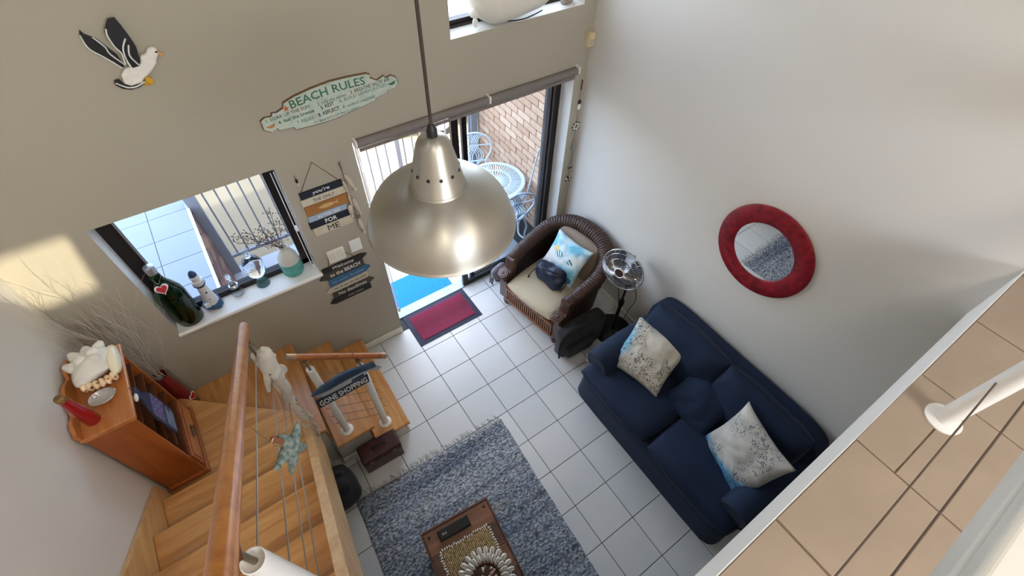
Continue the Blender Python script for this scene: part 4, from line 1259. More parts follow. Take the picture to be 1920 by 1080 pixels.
for j in range(ny + 1):
    for i in range(nx + 1):
        x = -RW * i / nx; y = -RL * j / ny
        e = min(i, nx - i, j, ny - j)
        wob = 0.008 * noise.noise(Vector((y * 7, 0.3, 0))) if i in (0, nx) else 0
        z = (0.0105 + 0.0035 * ((i + j) % 2) + 0.003 * noise.noise(Vector((x * 30, y * 60, 0)))) if e > 0 else 0.003
        vs.append((x + wob, y + 0.004 * noise.noise(Vector((x * 9, y, 2))), z))
for j in range(ny):
    for i in range(nx):
        a = j * (nx + 1) + i
        fs.append((a, a + nx + 1, a + nx + 2, a + 1))
b = MB(); b.add(vs, fs); b.obj('weave', M_RUG, rug, 60)
b = MB()
for k in range(120):
    x = -RW * (k + 0.5 + random.uniform(-.3, .3)) / 120
    L_ = random.uniform(0.02, 0.065); dx = random.uniform(-0.035, 0.025)
    b.tube([(x, -0.003, 0.006), (x + dx * 0.4, L_ * 0.5, 0.006), (x + dx + random.uniform(-.01, .01), L_, 0.004)], 0.0017, 4)
stuff(b.obj('fringe', mat('grey_fringe', (150, 146, 142), 0.95, var=0.25, scale=30), rug, 60))

# ------------------------------------------------------------------ coffee table and what stands on it
W_DARK = wood('dark_tray_wood', (58, 36, 30), (104, 66, 50), 0, 0.35, 0.3)
W_DARK2 = wood('mid_tray_wood', (96, 62, 46), (146, 100, 74), 0, 0.4, 0.2)
TA = math.radians(-5.5)
TZ = 0.45
tb = thing('coffee_table', 'low dark wooden coffee table with studded corners standing on the rug', 'table', (-0.265, -2.02, 0.018), TA)
def tl(b, n, m, **k): return b.obj(n, m, tb, **k)
h = TZ - 0.018
tl(MB().box(-0.25, 0.25, -0.42, 0.42, h - 0.03, h - 0.012), 'top_panel', W_DARK2)
for (x0, x1, y0, y1) in ((-0.26, 0.26, 0.40, 0.412), (-0.26, 0.26, -0.412, -0.40), (-0.262, -0.25, -0.412, 0.412), (0.25, 0.262, -0.412, 0.412)):
    tl(MB().box(x0, x1, y0, y1, h - 0.06, h, 0, 0.002), 'rim', W_DARK)
for k in range(5):
    y = -0.40 + k * 0.16
    tl(MB().box(-0.249, 0.249, y + 0.002, y + 0.157, h - 0.013, h - 0.006, 0, 0.002), 'plank', W_DARK if k % 2 else W_DARK2)
for sx in (-1, 1):
    for sy in (-1, 1):
        tl(MB().box(sx * 0.225 - 0.025, sx * 0.225 + 0.025, sy * 0.375 - 0.025, sy * 0.375 + 0.025, 0, h - 0.03, 0, 0.004), 'leg', W_DARK)
        st_o = MB(); st_o.sq((sx * 0.215, sy * 0.365, h - 0.004), 0.009, 0.009, 0.006, nu=6, nv=10); tl(st_o, 'stud', M_BLACK, smooth=60)
tl(MB().box(-0.22, 0.22, -0.37, 0.37, 0.12, 0.14), 'lower_shelf', W_DARK)
bx = thing('black_case', 'flat black case lying on the far edge of the coffee table', 'case', (-0.268, -1.685, TZ - 0.004), TA)
MB().box(-0.115, 0.115, -0.036, 0.036, 0, 0.028, 0, 0.004).obj('lid', M_BLACK, bx)
MB().box(-0.117, 0.117, -0.038, 0.038, 0, 0.012, 0, 0.002).obj('case_base', M_BLACK, bx)
for k in range(3):
    MB().box(-0.09 + k * 0.012, -0.084 + k * 0.012, -0.008, 0.008, 0.028, 0.0295).obj('button', M_CHROME, bx)
# seagrass place mat with shell edge
q = NT('seagrass_weave')
v = q.coord(); w1 = q.n('TexWave', Scale=26.0, Distortion=3.0); q.l(v, w1.inputs['Vector'])
w2 = q.n('TexVoronoi', Scale=85.0); q.l(v, w2.inputs['Vector'])
mu = q.n('Math', operation='MULTIPLY'); q.l(w1.outputs['Fac'], mu.inputs[0]); q.l(w2.outputs['Distance'], mu.inputs[1])
q.l(q.ramp(mu.outputs[0], [(0.05, lin((88, 66, 40))), (0.3, lin((170, 142, 96))), (0.6, lin((204, 184, 140)))]), q.b.inputs['Base Color'])
q.set(Roughness=0.9); q.bump(w2.outputs['Distance'], 0.8, 0.006)
M_GRASS = q.m
M_COWRIE = mat('cowrie_white', (228, 224, 212), 0.25, var=0.07, scale=30, coat=0.3)
M_SLIT = mat('cowrie_slit', (58, 42, 34), 0.6, var=0.1)
mt = thing('place_mat', 'woven seagrass place mat with shell tassels on the coffee table', 'place mat', (-0.265, -1.985, TZ - 0.005), TA)
n = 26; vs = []; fs = []
for i in range(n + 1):
    for j in range(n + 1):
        e = min(i, j, n - i, n - j)
        vs.append((-0.18 + 0.36 * i / n, -0.20 + 0.40 * j / n, 0.003 if e == 0 else 0.010 + 0.004 * ((i + j) % 2)))
for i in range(n):
    for j in range(n):
        a = i * (n + 1) + j; fs.append((a, a + n + 1, a + n + 2, a + 1))
b = MB(); b.add(vs, fs); b.obj('weave', M_GRASS, mt)
b = MB(); b.sq((0, 0, 0.007), 0.0065, 0.011, 0.006, nu=6, nv=8); tas = b.mesh('tassel_shell', M_COWRIE, 60)
for k in range(22):
    share('tassel_shell', tas, mt, (-0.178 + k * 0.017, 0.207 + random.uniform(-.005, .006), 0.0), (0, 0, random.uniform(-.4, .4)))
for k in range(22):
    for s in (-1, 1):
        share('tassel_shell', tas, mt, (s * 0.188 + random.uniform(-.004, .004), -0.19 + k * 0.018, 0.0), (0, 0, PI / 2 + random.uniform(-.4, .4)))
# wreath of cowrie shells round a little bowl
wr = thing('shell_bowl', 'bowl ringed with rows of white cowrie shells on the place mat', 'bowl', (-0.245, -2.078, TZ + 0.010), 0)
M_BOWL = mat('brown_bowl', (88, 58, 42), 0.4, var=0.15, scale=20)
MB().lathe([(0.0, 0.0), (0.15, 0.0), (0.155, 0.008), (0.10, 0.014), (0.094, 0.034), (0.087, 0.034), (0.083, 0.012), (0.0, 0.010)], 48).obj('bowl', M_BOWL, wr, 40)
MB().lathe([(0.088, 0.034), (0.0905, 0.039), (0.094, 0.034)], 48, cap=False).obj('bowl_rim', mat('copper_rim', (150, 104, 78), 0.35, metal=0.6, var=0.1), wr, 60)
b = MB(); b.sq((0, 0, 0), 0.034, 0.017, 0.014, 1.0, 1.0, 10, 16)
b.v = [(x, y * (1 + 6 * x), z) for x, y, z in b.v]
b.tube(smooth_path([(-0.028, 0.002, 0.009), (-0.01, -0.003, 0.0142), (0.01, 0.003, 0.0148), (0.028, -0.001, 0.0095)], 3), 0.0016, 5, mi=1)
cow = b.mesh('cowrie_shell', [M_COWRIE, M_SLIT], 60)
for k in range(24):
    a = 2 * PI * k / 24
    share('cowrie_shell', cow, wr, (0.163 * math.cos(a), 0.163 * math.sin(a), 0.026), (0, -0.1, a))
    a += PI / 24
    share('cowrie_shell', cow, wr, (0.121 * math.cos(a), 0.121 * math.sin(a), 0.034), (0, -0.25, a), (0.92, 0.92, 0.92))
M_SH = [mat('shell_pink', (214, 180, 164), 0.4, var=0.15, scale=30), mat('shell_grey', (170, 158, 148), 0.45, var=0.2, scale=30), M_COWRIE]
for k in range(34):
    a = random.uniform(0, 2 * PI); r = 0.074 * math.sqrt(random.random())
    b = MB(); b.sq((0, 0, 0), random.uniform(.009, .016), random.uniform(.007, .011), random.uniform(.006, .01), nu=6, nv=9, amp=0.003, fq=60, seed=k)
    o = b.obj('shell', M_SH[k % 3], wr, 60); o.location = (r * math.cos(a), r * math.sin(a), 0.02 + random.uniform(0, 0.012)); o.rotation_euler = (random.uniform(-.6, .6), random.uniform(-.6, .6), a)

# ------------------------------------------------------------------ red door mat inside
M_MATR = mat('dark_rubber_edge', (44, 48, 66), 0.8, var=0.1)
q = NT('ribbed_red_carpet'); v = q.coord(); wv = q.n('TexWave', Scale=20.0); wv.bands_direction = 'Y'; q.l(v, wv.inputs['Vector'])
nz = q.n('TexNoise', Scale=220.0); q.l(v, nz.inputs['Vector'])
ad = q.n('Math', operation='MULTIPLY_ADD'); q.l(nz.outputs['Fac'], ad.inputs[0]); ad.inputs[1].default_value = 0.7; q.l(wv.outputs['Fac'], ad.inputs[2])
q.l(q.ramp(ad.outputs[0], [(0.3, lin((82, 22, 46))), (1.1 / 1.2, lin((164, 60, 92)))]), q.b.inputs['Base Color']); q.set(Roughness=0.95); q.bump(wv.outputs['Fac'], 0.6, 0.006)
mm = thing('door_mat', 'ribbed maroon doormat with dark rubber edge just inside the sliding door', 'mat', (0.695, 0.275, 0.0))
MB().box(-0.368, 0.368, -0.213, 0.213, 0.0, 0.007, 0, 0.002).obj('rubber_edge', M_MATR, mm)
MB().box(-0.315, 0.315, -0.165, 0.165, 0.007, 0.013, 0, 0.002).obj('carpet', q.m, mm)
rib = MB().box(-0.31, 0.31, -0.004, 0.004, 0.012, 0.0165, 0, 0.0015).mesh('rib', q.m)
for k in range(20): share('rib', rib, mm, (0, -0.155 + k * 0.0163, 0))
# ------------------------------------------------------------------ pine cabinet on the winder step
W_PINE_Z = wood('orange_pine_upright', (136, 66, 26), (178, 98, 44), 2, 0.35, 0.35)
W_PINE_Y = wood('orange_pine', (164, 92, 40), (206, 134, 72), 1, 0.32, 0.4)
W_PINE_D = wood('pine_painted_shade', (84, 44, 22), (116, 66, 34), 1, 0.5, 0.0)  # shelf and divider pine darkened to imitate the shade inside the cabinet
M_HOLE = mat('cabinet_back_shade', (40, 24, 18), 0.8, var=0.1)  # near-black colour stands for shade deep in the pigeonholes
CO = (-1.727, -0.25, 0.801)
cb = thing('pine_cabinet', 'small orange pine cabinet with pigeonholes and a drawer on the corner step', 'cabinet', CO)
def ca(b, n, m, p=None, sm=None, bv=0.0): return b.obj(n, m, p or cb, sm, bevel=bv)
ca(MB().box(0.006, 0.262, -0.275, 0.275, 0.872, 0.898, 0, 0.005), 'top_board', W_PINE_Y)
ca(MB().box(0.01, 0.252, -0.268, 0.268, 0.856, 0.872, 0, 0.004), 'cornice', W_PINE_Y)
for y in (-0.258, 0.240):
    ca(MB().box(0.01, 0.238, y, y + 0.018, 0.0, 0.858), 'side_panel', W_PINE_Z)
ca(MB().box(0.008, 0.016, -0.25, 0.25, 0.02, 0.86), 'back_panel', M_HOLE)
ca(MB().box(0.01, 0.256, -0.272, 0.272, 0.0, 0.045, 0, 0.006), 'plinth', W_PINE_Z)
for z in (0.235, 0.36, 0.485, 0.61, 0.735):
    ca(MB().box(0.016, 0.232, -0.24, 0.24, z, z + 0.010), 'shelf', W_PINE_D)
for y in (-0.12, 0.0, 0.12):
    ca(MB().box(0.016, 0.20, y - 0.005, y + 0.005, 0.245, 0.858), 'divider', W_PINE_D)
dr = ca(MB().box(0.22, 0.250, -0.236, 0.236, 0.055, 0.225, 0, 0.006), 'drawer', W_PINE_Z)
ca(MB().box(0.250, 0.254, -0.205, 0.205, 0.082, 0.198, 0, 0.002), 'drawer_panel', W_PINE_Y, dr)
b = MB(); b.tube(smooth_path([(0.252, -0.045, 0.15), (0.268, -0.035, 0.137), (0.270, 0.0, 0.132), (0.268, 0.035, 0.137), (0.252, 0.045, 0.15)], 5), 0.006, 8); b.box(0.252, 0.256, -0.05, 0.05, 0.128, 0.158, 0, 0.001)
ca(b, 'handle', mat('aged_brass', (110, 92, 60), 0.4, metal=0.8, var=0.1), dr, 40)
sc = []
for k in range(61):
    y = -0.27 + 0.54 * k / 60
    u = abs(y) / 0.27
    sc.append((y, 0.045 + 0.05 * max(0, 1 - (u / 0.45) ** 2) + 0.022 * max(0, 1 - ((u - 0.72) / 0.2) ** 2)))
M = frame((0.002, 0, 0.898), (0, 1, 0), (0, 0, 1), (1, 0, 0))
ca(MB().prism([(-0.27, 0)] + sc + [(0.27, 0)], 0.02, M=M), 'scalloped_gallery', W_PINE_Y, bv=0.003)
# hanging sign shaped like a bottle
q = NT('lavender_script_print'); v = q.coord((1, 60, 30)); nz = q.n('TexNoise', Scale=2.0, Detail=3.0); q.l(v, nz.inputs['Vector'])
q.l(q.ramp(nz.outputs['Fac'], [(0.5, lin((52, 58, 92))), (0.56, lin((150, 140, 196)))]), q.b.inputs['Base Color']); q.set(Roughness=0.5)
M_LAV = q.m
M_SLATE = mat('dark_blue_board', (44, 54, 84), 0.5, var=0.1)
sg = thing('bottle_shaped_sign', 'dark blue bottle-shaped sign with lavender print hanging on the pine cabinet front', 'sign', (-1.462, -0.33, 1.60))
O = [(-0.03, 0.06), (0.03, 0.06), (0.032, -0.01), (0.07, -0.07), (0.095, -0.13), (0.095, -0.36), (0.08, -0.375), (-0.08, -0.375), (-0.095, -0.36), (-0.095, -0.13), (-0.07, -0.07), (-0.032, -0.01)]
SM = frame((0, 0, 0), (0, 1, 0), (0, 0, 1), (1, 0, 0))
MB().prism(O, 0.008, M=SM, ch=0.002).obj('board', M_SLATE, sg)
MB().prism([(-0.08, -0.10), (0.08, -0.10), (0.08, -0.24), (-0.08, -0.24)], 0.0012, M=SM @ Matrix.Translation((0, 0, 0.008))).obj('printed_label', M_LAV, sg)
for k in range(5):
    MB().box(0.008, 0.0095, -0.07, 0.07 - 0.012 * (k % 3), -0.27 - 0.02 * k - 0.005, -0.27 - 0.02 * k).obj('printed_line', mat('pale_blue_print', (170, 190, 214), 0.5, var=0.2, scale=60) if k == 0 else bpy.data.materials['pale_blue_print'], sg)
b = MB(); b.sq((0.004, -0.045, 0.058), 0.012, 0.030, 0.012, nu=8, nv=12); b.obj('white_charm', M_COWRIE, sg, 60)
MB().tube(smooth_path([(0.004, -0.02, 0.05), (-0.002, 0.0, 0.11), (0.004, 0.02, 0.05)], 5), 0.0015, 5).obj('string', M_STEEL, sg, 60)

# big spiny sea shell
M_CONCH = mat('white_conch', (228, 223, 212), 0.45, var=0.07, scale=14, bump=0.25, bscale=24, bdist=0.006)
q = NT('conch_spots'); v = q.coord(); vo = q.n('TexVoronoi', Scale=34.0); q.l(v, vo.inputs['Vector'])
q.l(q.ramp(vo.outputs['Distance'], [(0.22, lin((120, 74, 44))), (0.38, lin((238, 196, 146))), (0.7, lin((244, 222, 188)))]), q.b.inputs['Base Color']); q.set(Roughness=0.35)
M_SPOT = q.m
cz = CO[2] + 0.898
cn = thing('conch_shell', 'large white spiny conch shell with brown-spotted mouth on top of the pine cabinet', 'shell', (-1.585, -0.13, cz + 0.004), math.radians(0))
b = MB()
vs = []; fs = []; nu, nv = 26, 40
for i in range(nu + 1):
    t = i / nu
    for j in range(nv):
        a = 2 * PI * j / nv
        r = 0.098 * (math.sin(PI * min(1, t * 0.94 + 0.05)) ** 0.62) * (1.08 - 0.35 * t)
        kn = 1 + 0.16 * max(0, math.cos(5 * a + 7 * t)) ** 3 * math.sin(PI * t) + 0.05 * math.sin(16 * t)
        vs.append((0.118 - 0.245 * t + 0.0, r * math.cos(a) * kn * 0.95, max(0.0, 0.066 + r * math.sin(a) * kn * 0.74)))
for i in range(nu):
    for j in range(nv):
        j2 = (j + 1) % nv
        fs.append((i * nv + j, i * nv + j2, (i + 1) * nv + j2, (i + 1) * nv + j))
fs.append(tuple(range(nv - 1, -1, -1))); fs.append(tuple(nu * nv + j for j in range(nv)))
b.add(vs, fs)
b.M = Matrix.Rotation(math.radians(28), 4, 'Z')
body = MB(Matrix.Rotation(math.radians(52), 4, 'Z')); body.add(vs, fs); body.obj('whorl', M_CONCH, cn, 70)
for (p, d, L_) in (((-0.085, 0.03, 0.09), (-0.75, 0.35, 0.45), 0.05), ((-0.055, 0.085, 0.10), (-0.5, 0.6, 0.5), 0.05), ((0.0, 0.11, 0.09), (0.0, 0.85, 0.45), 0.035), ((0.06, 0.105, 0.085), (0.55, 0.7, 0.4), 0.05), ((-0.02, 0.02, 0.135), (-0.1, 0.1, 0.95), 0.025), ((0.04, 0.05, 0.13), (0.1, 0.2, 0.9), 0.022), ((0.045, -0.01, 0.125), (0.3, -0.2, 0.9), 0.02)):
    d = Vector(d).normalized(); p = Vector(p); L_ *= 0.62
    MB().tube([p - d * 0.03, p, p + d * L_ * 0.6, p + d * L_], [0.036, 0.029, 0.020, 0.011], 14).obj('spine', M_CONCH, cn, 70)
b = MB(); b.sq((0.10, 0.0, 0.05), 0.030, 0.105, 0.045, 1.0, 0.8, 16, 26, amp=0.006, fq=16); b.obj('flared_lip', mat('cream_lip', (240, 228, 196), 0.3, var=0.05, coat=0.3), cn, 70)
for k in range(6):
    b = MB(); a = -0.2 - 0.18 * k
    b.sq((0.085 - 0.028 * k, -0.112 - 0.012 * math.sin(k * 0.7), 0.045), 0.017, 0.026, 0.03, nu=8, nv=12); b.obj('mouth_tooth', M_SPOT, cn, 60)
# scallop of mother of pearl
M_PEARL = mat('mother_of_pearl', (196, 192, 188), 0.18, metal=0.35, var=0.12, scale=22, coat=0.6)
ab_ = thing('pearl_shell', 'small pearly abalone shell lying beside the conch on the pine cabinet', 'shell', (-1.575, -0.335, cz))
b = MB(Matrix.Rotation(0.5, 4, 'Z'))
b.lathe([(0.0, 0.018), (0.028, 0.022), (0.048, 0.034), (0.055, 0.042), (0.057, 0.040), (0.050, 0.026), (0.030, 0.006), (0.0, 0.0)], 36, cap=False)
b.v = [(x * 1.15, y * 0.86, z) for x, y, z in b.v]
b.obj('shell_bowl', M_PEARL, ab_, 60)
b = MB(); b.sq((-0.045, 0.030, 0.028), 0.022, 0.016, 0.014, nu=8, nv=12, amp=0.004, fq=40); b.obj('hinge', M_PEARL, ab_, 60)
M_REDG = mat('red_glass', (150, 10, 24), 0.18, var=0.06, coat=0.6)
M_GOLD = mat('gold_speckle', (140, 110, 66), 0.5, metal=0.4, var=0.4, scale=120)
rb_ = thing('red_bottle', 'slim red bottle with a gold neck at the near edge of the pine cabinet top', 'bottle', (-1.645, -0.43, cz))
MB().lathe([(0.0, 0.0), (0.034, 0.0), (0.037, 0.006), (0.033, 0.08), (0.024, 0.19), (0.020, 0.235), (0.020, 0.25), (0.0, 0.25)], 28).obj('bottle_body', M_REDG, rb_, 50)
MB().lathe([(0.0205, 0.235), (0.0235, 0.24), (0.0235, 0.262), (0.018, 0.268), (0.0, 0.268)], 24).obj('gold_cap', M_GOLD, rb_, 50)

# red vase with white twigs in the corner
M_REDV = mat('dark_red_ceramic', (120, 12, 26), 0.3, var=0.08, coat=0.4)
rv = thing('red_vase', 'tall dark red vase with white bare twigs and a heart tag in the stair corner', 'vase', (-1.535, 0.225, 0.601))
MB().lathe([(0.0, 0.0), (0.062, 0.0), (0.066, 0.01), (0.062, 0.14), (0.054, 0.30), (0.046, 0.43), (0.050, 0.46), (0.046, 0.46), (0.042, 0.43), (0.05, 0.3), (0.0, 0.29)], 30).obj('vase_body', M_REDV, rv, 50)
def heart(n=28, s=1.0):
    out = []
    for k in range(n):
        t = 2 * PI * k / n
        out.append((s * 16 * math.sin(t) ** 3 / 17, s * (13 * math.cos(t) - 5 * math.cos(2 * t) - 2 * math.cos(3 * t) - math.cos(4 * t)) / 17))
    return out
M_HEART = mat('red_heart', (186, 14, 36), 0.4, var=0.08)
def heart_tag(parent, M, s):
    h_ = MB().prism(heart(28, s), 0.006, M=M).obj('heart_tag', M_WHITE, parent)
    MB().prism(heart(28, s * 0.78), 0.002, M=M @ Matrix.Translation((0, -s * 0.02, 0.006))).obj('red_heart', M_HEART, h_)
vM = axes((0.056, -0.026, 0.12), (0.5, 0.87, 0), (0.87, -0.5, 0.15))
heart_tag(rv, vM, 0.036)
M_TWIG = mat('white_twig', (196, 188, 174), 0.8, var=0.08)
random.seed(11)
b = MB()
def twig(b, p, d, L_, r, depth, tgt=None):
    pts = [Vector(p)]; dd = Vector(d).normalized()
    n = 7
    for k in range(n):
        dd = (dd + Vector((random.uniform(-.13, .13), random.uniform(-.10, .10), random.uniform(-.05, .09)))).normalized()
        q_ = pts[-1] + dd * (L_ / n)
        if q_.y > (YB - 0.02) - 0.225: q_.y = (YB - 0.02) - 0.225; dd.y = -abs(dd.y) * 0.2
        if q_.x < XL + 0.02 + 1.535: q_.x = XL + 0.02 + 1.535; dd.x = abs(dd.x) * 0.2
        pts.append(q_)
        if depth > 0 and k >= 2 and random.random() < 0.75:
            s_ = Vector((random.uniform(-1, 1), random.uniform(-.6, .4), random.uniform(0.2, 0.9)))
            twig(b, q_, (dd + s_ * 0.55), L_ * random.uniform(.25, .45), r * 0.6, depth - 1)
    b.tube(pts, [r * (1 - 0.6 * i / n) for i in range(n + 1)], 4, cap=False)
for k in range(26):
    twig(b, (random.uniform(-.03, .03), random.uniform(-.03, .03), 0.40), (random.uniform(-0.30, 0.28), random.uniform(-.25, .16), 1), random.uniform(0.65, 1.0), 0.0022, 2)
stuff(b.obj('twigs', M_TWIG, rv))

# ------------------------------------------------------------------ window sill, from left to right
M_GRN = NT('dark_green_glass'); M_GRN.set(Base_Color=lin((18, 92, 34)), Roughness=0.04, IOR=1.5); M_GRN.b.inputs['Transmission Weight'].default_value = 0.92; M_GRN = M_GRN.m
M_FOIL = mat('silver_foil', (190, 190, 192), 0.35, metal=0.8, var=0.1, scale=50, bump=0.3, bscale=120)
SZ = WZ0 + 0.0025
gb = thing('green_bottle', 'big dark green bottle with red heart tag on the window sill', 'bottle', (-1.183, 0.425, SZ))
prof = [(0.0, 0.012), (0.05, 0.0), (0.082, 0.003), (0.088, 0.02), (0.088, 0.27), (0.080, 0.325), (0.055, 0.385), (0.034, 0.43), (0.027, 0.475), (0.025, 0.54), (0.029, 0.543), (0.029, 0.556), (0.024, 0.560), (0.0, 0.560)]
MB().lathe(prof, 40, cap=False).obj('bottle_glass', M_GRN, gb, 50)
MB().lathe([(0.0, 0.018), (0.08, 0.018), (0.0835, 0.03), (0.0835, 0.25), (0.0, 0.25)], 36, cap=False).obj('wine', mat('dark_wine', (8, 18, 10), 0.2, var=0.0), gb, 50)
MB().lathe([(0.030, 0.505), (0.0305, 0.54), (0.0315, 0.562), (0.024, 0.568), (0.0, 0.569)], 24, cap=False).obj('foil_cap', M_FOIL, gb, 50)
heart_tag(gb, axes((-0.005, -0.062, 0.405), (1, 0.1, 0), (0.0, -0.85, 0.5)), 0.043)
MB().tube(smooth_path([(-0.005, -0.056, 0.445), (0.032, -0.01, 0.48), (0.0, 0.03, 0.485), (-0.032, -0.01, 0.48), (-0.005, -0.056, 0.445)], 5), 0.0014, 5).obj('string', M_STEEL, gb, 60)

M_LH = mat('weathered_white_paint', (214, 214, 212), 0.6, var=0.08, scale=30)
M_LHB = mat('lighthouse_navy', (42, 66, 104), 0.5, var=0.1, scale=30)
lh = thing('lighthouse_model', 'white model lighthouse with navy dome and rocky blue foot on the window sill', 'ornament', (-1.012, 0.452, SZ))
b = MB(); b.sq((0, 0, 0.03), 0.066, 0.058, 0.034, 0.6, 0.8, 10, 18, amp=0.018, fq=22); b.v = [(x, y, max(0, z)) for x, y, z in b.v]; b.obj('rock', mat('blue_rock', (48, 84, 116), 0.7, var=0.35, scale=26), lh, 20)
MB().lathe([(0.044, 0.03), (0.046, 0.06), (0.030, 0.23), (0.030, 0.24)], 26).obj('tower', M_LH, lh, 40)
MB().lathe([(0.030, 0.232), (0.041, 0.25), (0.041, 0.256), (0.03, 0.262)], 26).obj('lower_gallery', M_LHB, lh, 40)
MB().lathe([(0.038, 0.256), (0.038, 0.29), (0.028, 0.292)], 26).obj('gallery_wall', M_LH, lh, 40)
MB().lathe([(0.0275, 0.29), (0.0275, 0.33), (0.033, 0.332), (0.033, 0.337), (0.024, 0.34)], 26).obj('lantern', M_LH, lh, 40)
MB().lathe([(0.026, 0.338), (0.025, 0.355), (0.016, 0.375), (0.006, 0.384), (0.0, 0.388)], 22).obj('dome', M_LHB, lh, 50)
MB().box(-0.05, -0.015, -0.052, -0.03, 0.05, 0.085, 0, 0.002).obj('cottage', M_LH, lh)
for z, x in ((0.10, 0.0), (0.17, 0.008)):
    MB().box(x - 0.006, x + 0.006, -0.0445 + (z - 0.06) * 0.085, -0.038 + (z - 0.06) * 0.09, z, z + 0.016).obj('tower_window', M_LHB, lh)

M_CLEAR = NT('clear_glass'); M_CLEAR.set(Base_Color=(0.95, 0.98, 0.98, 1), Roughness=0.03, IOR=1.45); M_CLEAR.b.inputs['Transmission Weight'].default_value = 1.0; M_CLEAR = M_CLEAR.m
M_AQUA = NT('aqua_glass'); M_AQUA.set(Base_Color=lin((150, 214, 226)), Roughness=0.06, IOR=1.45); M_AQUA.b.inputs['Transmission Weight'].default_value = 0.9; M_AQUA = M_AQUA.m
sgl = thing('glass_decanter', 'small clear glass decanter with stopper on the window sill, right of the lighthouse', 'decanter', (-0.84, 0.475, SZ))
MB().lathe([(0.0, 0.006), (0.028, 0.0), (0.044, 0.006), (0.048, 0.03), (0.04, 0.075), (0.02, 0.115), (0.014, 0.13), (0.014, 0.165), (0.020, 0.17), (0.017, 0.172), (0.011, 0.165), (0.011, 0.13), (0.017, 0.112), (0.036, 0.075), (0.044, 0.03), (0.038, 0.01), (0.0, 0.012)], 26, cap=False).obj('body', M_CLEAR, sgl, 60)
b = MB(); b.sq((0, 0, 0.195), 0.017, 0.017, 0.022, nu=10, nv=14); b.cyl((0, 0, 0.155), (0, 0, 0.182), 0.010, n=12); b.obj('stopper', M_CLEAR, sgl, 60)
MB().lathe([(0.030, 0.080), (0.036, 0.085), (0.034, 0.10), (0.024, 0.106)], 22, cap=False).obj('silver_collar', M_CHROME, sgl, 60)
pg = thing('glass_jar', 'pineapple-patterned aqua glass jar standing in the middle of the window sill', 'jar', (-0.655, 0.468, SZ))
MB().lathe([(0.0, 0.0), (0.050, 0.0), (0.052, 0.006), (0.036, 0.06), (0.030, 0.085), (0.034, 0.095), (0.0, 0.095)], 28, cap=False).obj('foot', M_AQUA, pg, 60)
b = MB(); b.sq((0, 0, 0.20), 0.070, 0.070, 0.108, 0.9, 1.0, 26, 36)
b.v = [(x * (1 + 0.05 * math.sin(9 * math.atan2(y, x) + z * 90) * math.sin(9 * math.atan2(y, x) - z * 90)), y * (1 + 0.05 * math.sin(9 * math.atan2(y, x) + z * 90) * math.sin(9 * math.atan2(y, x) - z * 90)), z) for x, y, z in b.v]
b.obj('body', M_CLEAR, pg, 60)
MB().lathe([(0.024, 0.30), (0.022, 0.315), (0.026, 0.33), (0.022, 0.345), (0.014, 0.37), (0.0, 0.375)], 20).obj('stopper', M_CLEAR, pg, 60)
M_TEAL = mat('teal_glaze', (88, 166, 156), 0.35, var=0.16, scale=22, coat=0.3)
M_STONE = mat('stone_white_glaze', (206, 202, 192), 0.55, var=0.05, scale=60)
tv = thing('ceramic_vase', 'white and teal ceramic vase with dry twigs at the right end of the sill', 'vase', (-0.415, 0.462, SZ))
MB().lathe([(0.0, 0.0), (0.068, 0.0), (0.073, 0.01), (0.078, 0.10), (0.0775, 0.132)], 36, cap=False).obj('teal_body', M_TEAL, tv, 50)
for k in range(5):
    MB().tube([(0.0765 * math.cos(a) , 0.0765 * math.sin(a), 0.03 + k * 0.021 + 0.004 * math.sin(3 * a + k)) for a in [2 * PI * q_ / 36 for q_ in range(36)]], 0.0035, 6, closed=True).obj('relief_wave', M_TEAL, tv, 60)
MB().lathe([(0.0775, 0.130), (0.070, 0.185), (0.050, 0.228), (0.034, 0.245), (0.031, 0.262), (0.036, 0.272), (0.031, 0.274), (0.026, 0.262), (0.028, 0.245), (0.0, 0.225)], 36, cap=False).obj('white_neck', M_STONE, tv, 50)
b = MB()
M_DRY = mat('dry_twig', (104, 84, 70), 0.85, var=0.15, scale=30)
random.seed(5)
def spray(b, p, tip, n, r):
    pts = smooth_path([p, Vector(p).lerp(Vector(tip), 0.5) + Vector((0, -0.01, 0.03)), tip], 6)
    b.tube(pts, r, 4, cap=False)
    for q_ in pts[3:]:
        for s_ in range(2):
            d = Vector((random.uniform(-1, 1), random.uniform(-.5, .5), random.uniform(-.4, 1))).normalized()
            e = q_ + d * random.uniform(0.02, 0.05)
            b.tube([q_, e], r * 0.6, 4, cap=False)
            b.sq(tuple(e), 0.0045, 0.0045, 0.006, nu=3, nv=5)
for tip in ((-0.26, -0.04, 0.56), (-0.24, -0.05, 0.49), (-0.09, -0.03, 0.53), (-0.14, -0.06, 0.46), (0.06, -0.03, 0.54), (-0.04, -0.05, 0.50), (-0.18, 0.0, 0.52), (0.03, 0.0, 0.62)):
    spray(b, (0, 0, 0.26), tip, 5, 0.0019)
stuff(b.obj('dry_twigs', M_DRY, tv))

